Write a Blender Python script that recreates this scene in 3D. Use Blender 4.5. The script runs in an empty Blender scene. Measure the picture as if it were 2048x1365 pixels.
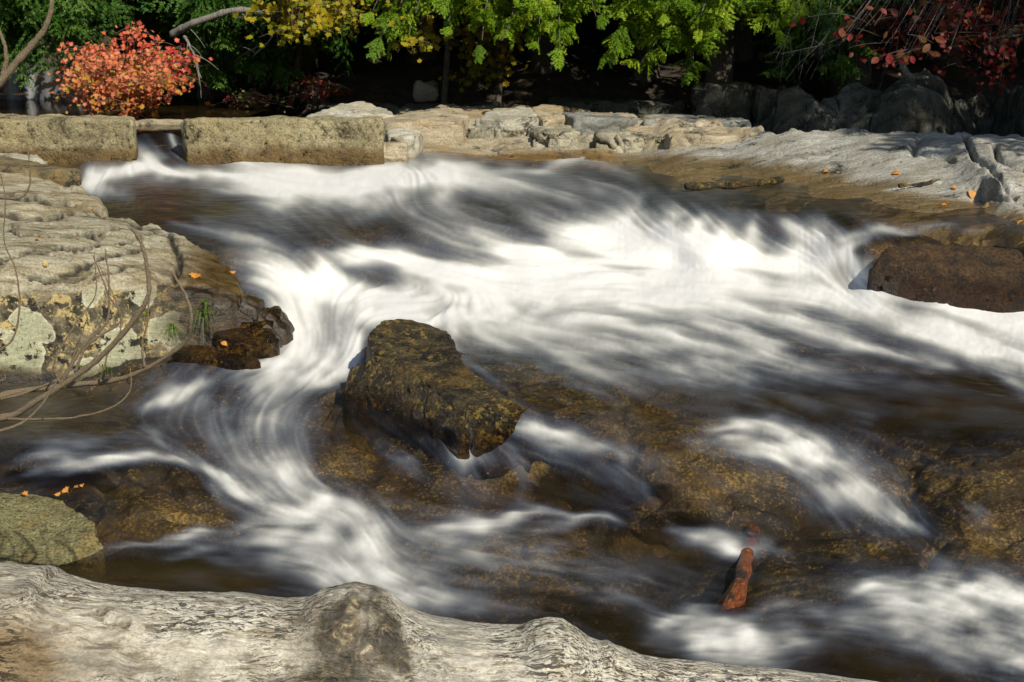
import bpy, bmesh, math, random
import numpy as np
from mathutils import Vector, Matrix
# ------------------------------------------------------------------ camera, sky, sun, exposure
SC = bpy.context.scene
COL = SC.collection
FPX = 2844.0            # focal length in pixels of the 2048 wide photograph (50 mm on 36 mm)
CH = 2.2                # camera height above the lowest pool
VH = 60.0               # horizon row
PITCH = math.atan((682.5 - VH) / FPX)
cam_d = bpy.data.cameras.new('camera'); cam = bpy.data.objects.new('camera', cam_d); COL.objects.link(cam)
cam.location = (0, 0, CH); cam.rotation_euler = (math.pi / 2 - PITCH, 0, 0)
cam_d.lens = 50; cam_d.sensor_width = 36; cam_d.clip_end = 2000; cam_d.clip_start = 0.05
SC.camera = cam
SUN_TRAVEL = Vector((-0.42, 0.66, -0.64)).normalized()      # light comes from behind the camera on the right
w = bpy.data.worlds.new('World'); SC.world = w; w.use_nodes = True
wn = w.node_tree.nodes; wl = w.node_tree.links
sky = wn.new('ShaderNodeTexSky'); sky.sky_type = 'NISHITA'; sky.sun_disc = False
sky.sun_elevation = math.asin(-SUN_TRAVEL.z)
sky.sun_rotation = math.atan2(-SUN_TRAVEL.x, -SUN_TRAVEL.y)
bg = wn['Background']; bg.inputs['Strength'].default_value = 0.08
wl.new(sky.outputs[0], bg.inputs[0])
sd = bpy.data.lights.new('sun', 'SUN'); sd.energy = 5.0; sd.angle = math.radians(0.5); sd.color = (1.0, 0.93, 0.79)
so = bpy.data.objects.new('sun', sd); COL.objects.link(so); so.rotation_euler = SUN_TRAVEL.to_track_quat('-Z', 'Y').to_euler(); so.location = (10, -10, 20)
SC.view_settings.view_transform = 'Standard'; SC.view_settings.look = 'None'
SC.view_settings.exposure = 0.0; SC.view_settings.gamma = 1.0
try:
    SC.cycles.transparent_max_bounces = 12; SC.cycles.max_bounces = 6; SC.cycles.use_denoising = True
    SC.cycles.caustics_reflective = False; SC.cycles.caustics_refractive = False
except Exception: pass
rng = np.random.RandomState(7); random.seed(7)
# ------------------------------------------------------------------ projection helpers
CP, SP = math.cos(PITCH), math.sin(PITCH)
def ray(u, v):
    x = (np.asarray(u, float) - 1024) / FPX; y = -(np.asarray(v, float) - 682.5) / FPX
    return x, CP + y * SP, -SP + y * CP
def P(u, v, Y):
    x, y, z = ray(u, v); t = Y / y; return np.stack([x * t, np.broadcast_to(Y, np.shape(t)) * 1.0, CH + z * t], -1)
def Q(u, v, Z):
    x, y, z = ray(u, v); t = (Z - CH) / z; return np.stack([x * t, y * t, np.broadcast_to(Z, np.shape(t)) * 1.0], -1)
# ------------------------------------------------------------------ numpy noise
def _h(ix, iy, iz, s):
    n = (ix * 374761393 + iy * 668265263 + iz * 2147483647 + s * 1274126177) & 0xffffffff
    n = ((n ^ (n >> 13)) * 1274126177) & 0xffffffff
    n = ((n ^ (n >> 16)) * 2246822519) & 0xffffffff
    return ((n ^ (n >> 15)) & 0xffffff) / float(0xffffff)
def vnoise(p, s=0):
    p = np.asarray(p, float); i = np.floor(p).astype(np.int64); f = p - i; f = f * f * f * (f * (f * 6 - 15) + 10)
    o = 0
    for a in (0, 1):
        for b in (0, 1):
            for c in (0, 1):
                wgt = (f[..., 0] if a else 1 - f[..., 0]) * (f[..., 1] if b else 1 - f[..., 1]) * (f[..., 2] if c else 1 - f[..., 2])
                o = o + wgt * _h(i[..., 0] + a, i[..., 1] + b, i[..., 2] + c, s)
    return o * 2 - 1
def fbm(p, o=4, s=0, g=0.5):
    r = 0; a = 1; q = np.asarray(p, float); t = 0
    for k in range(o):
        r = r + a * vnoise(q, s + k * 17); t += a; a *= g; q = q * 2.03 + 11.3
    return r / t
def ridged(p, o=4, s=0):
    r = 0; a = 1; q = np.asarray(p, float); t = 0
    for k in range(o):
        r = r + a * (1 - 2 * np.abs(vnoise(q, s + k * 17))); t += a; a *= .5; q = q * 2.03 + 5.3
    return r / t
def voro(p, s=0):
    p = np.asarray(p, float); i = np.floor(p).astype(np.int64); f1 = np.full(p.shape[:-1], 9.); f2 = f1.copy(); cid = f1 * 0
    for a in (-1, 0, 1):
        for b in (-1, 0, 1):
            for c in (-1, 0, 1):
                j = i + np.array([a, b, c])
                q = j + np.stack([_h(j[..., 0], j[..., 1], j[..., 2], s + k) for k in (1, 2, 3)], -1)
                d = np.sqrt(((p - q) ** 2).sum(-1)); v = _h(j[..., 0], j[..., 1], j[..., 2], s + 9)
                n1 = d < f1
                f2 = np.where(n1, f1, np.minimum(f2, d)); cid = np.where(n1, v, cid); f1 = np.where(n1, d, f1)
    return f1, f2, cid
def sstep(a, b, x):
    t = np.clip((x - a) / (b - a), 0, 1); return t * t * (3 - 2 * t)
# ------------------------------------------------------------------ mesh / object helpers
def mesh_np(name, V, F, mat=None, attrs=None, smooth=True):
    me = bpy.data.meshes.new(name); V = np.asarray(V, np.float32); F = np.asarray(F, np.int32)
    n = F.shape[1]
    me.vertices.add(len(V)); me.vertices.foreach_set('co', V.ravel())
    me.loops.add(F.size); me.loops.foreach_set('vertex_index', F.ravel())
    me.polygons.add(len(F)); me.polygons.foreach_set('loop_start', np.arange(0, F.size, n, dtype=np.int32))
    me.polygons.foreach_set('loop_total', np.full(len(F), n, np.int32))
    me.update(calc_edges=True)
    me.polygons.foreach_set('use_smooth', np.full(len(F), smooth, bool))
    for k, a in (attrs or {}).items():
        a = np.asarray(a, np.float32)
        if a.ndim == 1:
            at = me.attributes.new(k, 'FLOAT', 'POINT'); at.data.foreach_set('value', a)
        else:
            at = me.attributes.new(k, 'FLOAT_VECTOR', 'POINT'); at.data.foreach_set('vector', a.ravel())
    if mat: me.materials.append(mat)
    me.validate(); me.update()
    return me
def link(name, me, parent=None):
    o = bpy.data.objects.new(name, me); COL.objects.link(o)
    if parent: o.parent = parent; o.matrix_parent_inverse = Matrix.Translation(-parent.location) if parent.type == 'EMPTY' else Matrix()
    return o
def tag(o, label=None, cat=None, group=None, kind=None):
    if label: o['label'] = label
    if cat: o['category'] = cat
    if group: o['group'] = group
    if kind: o['kind'] = kind
    return o
def empty(name, loc, label, cat, group=None):
    o = bpy.data.objects.new(name, None); COL.objects.link(o); o.location = loc
    o.empty_display_size = .2
    return tag(o, label, cat, group)
def merge(parts):
    vs, fs, n = [], [], 0
    for v, f in parts:
        vs.append(v); fs.append(np.asarray(f) + n); n += len(v)
    return np.concatenate(vs), np.concatenate(fs)
def catmull(pts, n):
    pts = np.asarray(pts, float); p = np.vstack([2 * pts[0] - pts[1], pts, 2 * pts[-1] - pts[-2]])
    m = len(pts) - 1; t = np.linspace(0, m - 1e-6, n); i = t.astype(int); f = (t - i)[:, None]
    a, b, c, d = p[i], p[i + 1], p[i + 2], p[i + 3]
    return .5 * (2 * b + (c - a) * f + (2 * a - 5 * b + 4 * c - d) * f ** 2 + (3 * b - a - 3 * c + d) * f ** 3)
def tube(pts, rad, seg=8, wob=0.0, seed=0):
    pts = np.asarray(pts, float); n = len(pts); rad = np.broadcast_to(rad, (n,)).astype(float)
    T = np.gradient(pts, axis=0); T /= np.linalg.norm(T, axis=1)[:, None] + 1e-9
    up = np.array([0, 0, 1.]) if abs(T[0, 2]) < .9 else np.array([1., 0, 0])
    N = np.zeros_like(T); c = up
    for i in range(n):
        c = c - T[i] * np.dot(c, T[i]); c = c / (np.linalg.norm(c) + 1e-9); N[i] = c
    B = np.cross(T, N); a = np.linspace(0, 2 * np.pi, seg, endpoint=False)
    R = rad[:, None] * np.ones(seg)
    ring = pts[:, None] + R[..., None] * (np.cos(a)[None, :, None] * N[:, None] + np.sin(a)[None, :, None] * B[:, None])
    if wob: 
        nn = fbm(ring * (1.0 / max(rad.max() * 2.2, 1e-3)), 3, seed)
        ring = pts[:, None] + (ring - pts[:, None]) * (1 + wob * nn)[..., None]
    V = ring.reshape(-1, 3); V = np.vstack([V, pts[0], pts[-1]])
    i = np.arange(n - 1)[:, None] * seg; j = np.arange(seg)[None]; k = (j + 1) % seg
    F = np.stack([i + j, i + k, i + seg + k, i + seg + j], -1).reshape(-1, 4)
    e = n * seg; jj = np.arange(seg); kk = (jj + 1) % seg
    c1 = np.stack([kk, jj, np.full(seg, e), np.full(seg, e)], -1)[:, :3]; c2 = np.stack([(n - 1) * seg + jj, (n - 1) * seg + kk, np.full(seg, e + 1)], -1)
    T3 = np.vstack([F[:, [0, 1, 2]], F[:, [0, 2, 3]], c1, c2])
    return V, T3
# ------------------------------------------------------------------ material helpers
class NT:
    def __init__(s, name):
        s.m = bpy.data.materials.new(name); s.m.use_nodes = True; s.t = s.m.node_tree; s.t.nodes.clear()
        s.out = s.n('ShaderNodeOutputMaterial')
    def n(s, ty, **k):
        o = s.t.nodes.new(ty)
        for a, b in k.items(): setattr(o, a, b)
        return o
    def l(s, a, b): s.t.links.new(a, b)
    def setin(s, sock, v):
        if hasattr(v, 'is_output') or isinstance(v, bpy.types.NodeSocket): s.l(v, sock)
        else:
            if isinstance(v, (tuple, list)) and len(v) == 3 and sock.type == 'RGBA': v = (*v, 1)
            sock.default_value = v
    def coord(s, scale=(1, 1, 1), kind='pos', rot=(0, 0, 0)):
        if kind == 'pos': o = s.n('ShaderNodeNewGeometry').outputs['Position']
        else: o = s.n('ShaderNodeTexCoord').outputs['Object']
        m = s.n('ShaderNodeMapping'); m.inputs['Scale'].default_value = scale; m.inputs['Rotation'].default_value = rot
        s.l(o, m.inputs['Vector']); return m.outputs[0]
    def noise(s, vec, scale, detail=6, rough=.55, dist=0):
        o = s.n('ShaderNodeTexNoise'); s.l(vec, o.inputs['Vector']); o.inputs['Scale'].default_value = scale
        o.inputs['Detail'].default_value = detail; o.inputs['Roughness'].default_value = rough; o.inputs['Distortion'].default_value = dist
        return o.outputs['Fac']
    def voronoi(s, vec, scale, feature='F1', out='Distance'):
        o = s.n('ShaderNodeTexVoronoi', feature=feature); s.l(vec, o.inputs['Vector']); o.inputs['Scale'].default_value = scale
        return o.outputs[out]
    def ramp(s, fac, stops, interp='LINEAR'):
        o = s.n('ShaderNodeValToRGB'); o.color_ramp.interpolation = interp; e = o.color_ramp.elements
        while len(e) < len(stops): e.new(.5)
        for q, (p, c) in zip(e, stops):
            q.position = p; q.color = (c, c, c, 1) if isinstance(c, (int, float)) else (*c, 1)
        s.l(fac, o.inputs[0]); return o.outputs[0]
    def mix(s, f, a, b, blend='MIX'):
        o = s.n('ShaderNodeMix', data_type='RGBA', blend_type=blend); s.setin(o.inputs[0], f); s.setin(o.inputs[6], a); s.setin(o.inputs[7], b)
        return o.outputs[2]
    def math(s, op, a, b=0.0, c=None, clamp=False):
        o = s.n('ShaderNodeMath', operation=op, use_clamp=clamp); s.setin(o.inputs[0], a); s.setin(o.inputs[1], b)
        if c is not None: s.setin(o.inputs[2], c)
        return o.outputs[0]
    def attr(s, name, vec=False):
        o = s.n('ShaderNodeAttribute', attribute_name=name); return o.outputs['Vector' if vec else 'Fac']
    def bump(s, h, strength=.5, dist=.02, prev=None):
        o = s.n('ShaderNodeBump'); s.l(h, o.inputs['Height']); o.inputs['Strength'].default_value = strength; o.inputs['Distance'].default_value = dist
        if prev is not None: s.l(prev, o.inputs['Normal'])
        return o.outputs[0]
    def principled(s, col, rough, normal=None, spec=.5):
        o = s.n('ShaderNodeBsdfPrincipled'); s.setin(o.inputs['Base Color'], col); s.setin(o.inputs['Roughness'], rough)
        o.inputs['Specular IOR Level'].default_value = spec
        if normal is not None: s.l(normal, o.inputs['Normal'])
        return o.outputs[0]
    def done(s, sh): s.l(sh, s.out.inputs['Surface']); return s.m

def rock_material(name, light, dark, stain=(.02, .018, .012), warm=(.30, .20, .09), strata=(2, 2, 9), rot=(0, 0, 0), grain=48, stain_amt=.5, warm_amt=.45,
                  rough=.8, bump=.6, wet=False, crack=.0, lichen=0.0, scale=1.0, speck=.35, spots=None):
    """Bedrock: two greys along the bedding, warm oxide patches, black crust patches, wetness by attribute 'wet'."""
    N = NT(name); c = N.coord(); st = N.coord(strata, rot=rot)
    base = N.ramp(N.noise(st, 1.6 * scale, 8, .62, .6), [(.33, dark), (.50, tuple((a + b) / 2 for a, b in zip(light, dark))), (.66, light)])
    base = N.mix(N.ramp(N.noise(c, 1.7 * scale, 5, .6), [(.5 + .2 * (.5 - warm_amt), 0.), (.72 + .2 * (.5 - warm_amt), .85)]), base, warm)
    fine = N.noise(c, grain, 4, .75); base = N.mix(speck, base, N.ramp(fine, [(.40, .12), (.50, .75), (.60, 1.0)]), 'MULTIPLY')
    sp = N.noise(c, 38 * scale, 3, .6)
    sm = N.math('MULTIPLY', N.ramp(N.noise(c, 3.1 * scale, 9, .68, .3), [(.60 - .16 * stain_amt, 0.), (.68 - .16 * stain_amt, 1.)]), N.ramp(sp, [(.38, 0.), (.5, 1.)]))
    base = N.mix(N.math('MULTIPLY', sm, .9), base, stain)
    if lichen:
        lm = N.ramp(N.noise(c, 6.5 * scale, 6, .6, .5), [(.60 - .1 * lichen, 0.), (.63 - .1 * lichen, 1.)])
        base = N.mix(lm, base, (.42, .40, .22))
    if spots:
        base = N.mix(N.math('MULTIPLY', N.ramp(N.noise(c, 26, 5, .7), [(.53, 0.), (.58, 1.)]), N.ramp(N.noise(c, 5, 4, .6), [(.42, 0.), (.56, 1.)])), base, spots)
    if crack:
        ck = N.ramp(N.voronoi(N.mix(.12, st, N.n('ShaderNodeTexNoise').outputs['Color']), 1.3, 'DISTANCE_TO_EDGE'), [(0., 0.), (.02, 1.)])
        base = N.mix(N.math('MULTIPLY', N.math('SUBTRACT', 1., ck), crack), base, (.015, .013, .01))
    base = N.mix(N.math('MULTIPLY', N.attr('cav_shade'), .85), base, stain); wa = N.attr('wet')  # recesses darkened in the colour: painted crack shade along with dirt
    base = N.mix(wa, base, N.mix(1., base, (.46, .34, .18), 'MULTIPLY'))
    rg = N.math('MULTIPLY_ADD', wa, -.45 if not wet else -.5, rough)
    hgt = N.math('ADD', N.math('MULTIPLY', N.noise(st, 7 * scale, 8, .65, .4), 1.), N.math('MULTIPLY', fine, .35))
    return N.done(N.principled(base, rg, N.bump(hgt, bump, .035)))
def leaf_material(name, stops, trans=.35, rough=.5, spec=.3):
    N = NT(name); c = N.ramp(N.attr('rnd'), stops)
    a = N.principled(c, rough, spec=spec); t = N.n('ShaderNodeBsdfTranslucent'); N.l(c, t.inputs[0])
    m = N.n('ShaderNodeMixShader'); m.inputs[0].default_value = trans; N.l(a, m.inputs[1]); N.l(t.outputs[0], m.inputs[2])
    return N.done(m.outputs[0])
def bark_material(name, a, b, scale=(14, 14, 3)):
    N = NT(name); c = N.coord(scale); f = N.noise(c, 4, 8, .7)
    return N.done(N.principled(N.ramp(f, [(.35, a), (.65, b)]), .9, N.bump(f, .8, .02)))
# ------------------------------------------------------------------ thin plate spline over image positions
class TPS:
    def __init__(s, pts, lam=1e-4):
        p = np.array(pts, float); s.x = p[:, :2] / 1000; n = len(p)
        K = s.k(s.x, s.x) + np.eye(n) * lam; Pm = np.hstack([np.ones((n, 1)), s.x])
        A = np.block([[K, Pm], [Pm.T, np.zeros((3, 3))]]); s.w = np.linalg.solve(A, np.concatenate([p[:, 2], [0, 0, 0]]))
    def k(s, a, b):
        d = ((a[:, None] - b[None]) ** 2).sum(-1); return d * np.log(d + 1e-9) * .5
    def __call__(s, u, v):
        q = np.stack([np.ravel(u), np.ravel(v)], -1) / 1000
        r = s.k(q, s.x) @ s.w[:len(s.x)] + s.w[len(s.x)] + q @ s.w[len(s.x) + 1:]
        return r.reshape(np.shape(u))
def upsample(C, us, vs, U, V):
    """bilinear sample of a coarse image-space grid C[v,u]"""
    x = np.clip((U - us[0]) / (us[1] - us[0]), 0, len(us) - 1.001); y = np.clip((V - vs[0]) / (vs[1] - vs[0]), 0, len(vs) - 1.001)
    i = x.astype(int); j = y.astype(int); fx = x - i; fy = y - j
    return (C[j, i] * (1 - fx) + C[j, i + 1] * fx) * (1 - fy) + (C[j + 1, i] * (1 - fx) + C[j + 1, i + 1] * fx) * fy
def polydist(poly, U, V):
    """signed distance in pixels, positive inside"""
    poly = np.array(poly, float); D = np.full(U.shape, 1e9); ins = np.zeros(U.shape, bool)
    for a, b in zip(poly, np.roll(poly, -1, 0)):
        e = b - a; L = (e ** 2).sum() + 1e-9; t = np.clip(((U - a[0]) * e[0] + (V - a[1]) * e[1]) / L, 0, 1)
        D = np.minimum(D, np.hypot(U - a[0] - t * e[0], V - a[1] - t * e[1]))
        c = ((a[1] > V) != (b[1] > V)); xi = (b[0] - a[0]) * (V - a[1]) / (b[1] - a[1] + 1e-12) + a[0]
        ins ^= c & (U < xi)
    return np.where(ins, D, -D)
def grid_faces(nv, nu, keep=None):
    i = np.arange(nv - 1)[:, None] * nu; j = np.arange(nu - 1)[None]
    F = np.stack([i + j, i + nu + j, i + nu + j + 1, i + j + 1], -1).reshape(-1, 4)
    if keep is not None:
        k = keep.ravel()[F].any(1); F = F[k]
    used = np.zeros(nv * nu, bool); used[F.ravel()] = True; mp = np.cumsum(used) - 1
    return mp[F], used

# ------------------------------------------------------------------ THE RIVER: levels of the water surface at places in the view (col, row, height)
WZ = [(-500,330,.95),(0,335,.94),(150,345,.93),(285,262,1.20),(340,262,1.20),(285,300,1.05),(345,300,1.06),(300,335,.95),(400,320,.97),(460,318,.975),(560,335,.95),(700,335,.94),(860,322,.97),
 (980,330,.95),(1100,330,.93),(1165,322,.945),(1250,345,.90),(1400,340,.9),(1700,340,.9),(2100,340,.9),(2600,340,.9),
 (320,365,.90),(150,385,.87),(-500,400,.86),(200,400,.855),(400,400,.855),(600,385,.87),(300,440,.82),(450,440,.82),(850,380,.91),(700,420,.83),(850,440,.82),(1000,400,.88),(1050,440,.82),
 (540,430,.835),(560,490,.77),(640,500,.76),(700,470,.77),(450,500,.78),(900,470,.76),(1150,380,.88),(1250,385,.875),(1270,420,.83),(1250,470,.70),(1130,440,.80),
 (700,515,.68),(850,540,.60),(1000,520,.62),(1100,560,.53),(1000,600,.485),(1250,560,.51),(1350,445,.83),(1450,448,.83),(1560,440,.84),(1660,455,.835),(1400,400,.88),(1600,395,.885),
 (1350,520,.585),(1480,530,.575),(1600,535,.57),(1700,480,.80),(1700,560,.53),(1800,462,.83),(1950,462,.835),(2100,480,.83),(2600,480,.83),(1830,594,.495),(1950,594,.49),(2060,600,.48),(2300,608,.47),(1745,575,.53),(1800,598,.49),(1800,622,.45),(1950,622,.44),(2100,630,.43),(2600,700,.40),
 (480,560,.66),(560,540,.66),(640,560,.60),(740,600,.50),(560,620,.49),(640,640,.42),(690,650,.44),(560,700,.33),(650,705,.325),(520,660,.40),
 (1400,600,.475),(1600,640,.44),(850,635,.475),(950,650,.455),(1100,700,.42),(1300,700,.41),(1500,720,.40),(1800,720,.385),(2100,760,.36),(2600,850,.33),
 (1000,760,.38),(1100,820,.33),(1200,870,.285),(1300,850,.30),(1500,830,.32),(1700,830,.33),(1900,850,.32),(2100,900,.30),(2600,1000,.28),
 (900,850,.25),(980,850,.25),(920,930,.12),(1050,860,.27),(1100,930,.14),(1200,910,.22),(1250,990,.08),(1300,960,.18),(1420,880,.28),(1520,845,.31),(1600,900,.25),(1700,960,.18),(1820,1050,.08),
 (1950,1000,.18),(2100,1050,.14),(1900,1100,.06),(1700,1080,.04),(1550,1010,.10),(1430,1000,.13),(1350,1050,.03),(2100,1150,.04),(2600,1200,.0),
 (620,740,.305),(540,745,.30),(440,760,.285),(350,800,.245),(250,830,.205),(650,790,.25),(500,800,.25),(100,800,.20),(0,790,.20),(-500,790,.20),(100,870,.195),(300,870,.17),(-500,870,.19),
 (640,870,.16),(750,870,.17),(560,900,.12),(700,950,.08),(820,960,.07),(400,920,.13),(200,910,.165),(60,905,.165),(60,940,.09),(200,945,.11),(-500,940,.09),(330,970,.10),(450,1000,.06),(560,1020,.035),
 (200,1020,.06),(350,1060,.02),(500,1050,.02),(650,1040,.01),(800,1030,.01),(1000,1030,.015),(1150,1040,.01),(1300,1080,.0),(150,1110,-.01),(-500,1100,-.01),(400,1120,-.02),(700,1120,-.01),
 (1000,1120,-.02),(1400,1150,-.02),(1700,1170,.0),(1850,1165,.03),(2000,1190,.02),(2100,1250,.0),(0,1250,-.04),(500,1250,-.04),(1000,1300,-.04),(1500,1330,-.04),(2100,1400,-.04),(2600,1450,-.04),(-500,1450,-.04),(1000,1500,-.05)]
tps = TPS(WZ)
cu = np.arange(-420, 2481, 12.); cv = np.arange(255, 1480, 10.)
CU, CV = np.meshgrid(cu, cv); CZ = tps(CU, CV)
# keep every column a real height field: distance must fall as the row goes down
def depth_of(U, V, Z): return Q(U, V, Z)[..., 1]
for j in range(len(cv) - 2, -1, -1):
    Yn = depth_of(CU[j + 1], CV[j + 1], CZ[j + 1]); Yh = depth_of(CU[j], CV[j], CZ[j])
    bad = Yh < Yn + .015
    zmax = P(CU[j], CV[j], Yn + .015)[:, 2]
    CZ[j] = np.where(bad, zmax, CZ[j])
for _ in range(2):
    CZ[1:-1, 1:-1] = (CZ[1:-1, 1:-1] * 2 + CZ[:-2, 1:-1] * .5 + CZ[2:, 1:-1] * .5 + CZ[1:-1, :-2] * .5 + CZ[1:-1, 2:] * .5) / 4
STEP = 2.0
gu = np.arange(-400, 2460, STEP * 1.1); gv = np.arange(262, 1450, STEP)
U, V = np.meshgrid(gu, gv); WATER = upsample(CZ, cu, cv, U, V)
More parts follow.
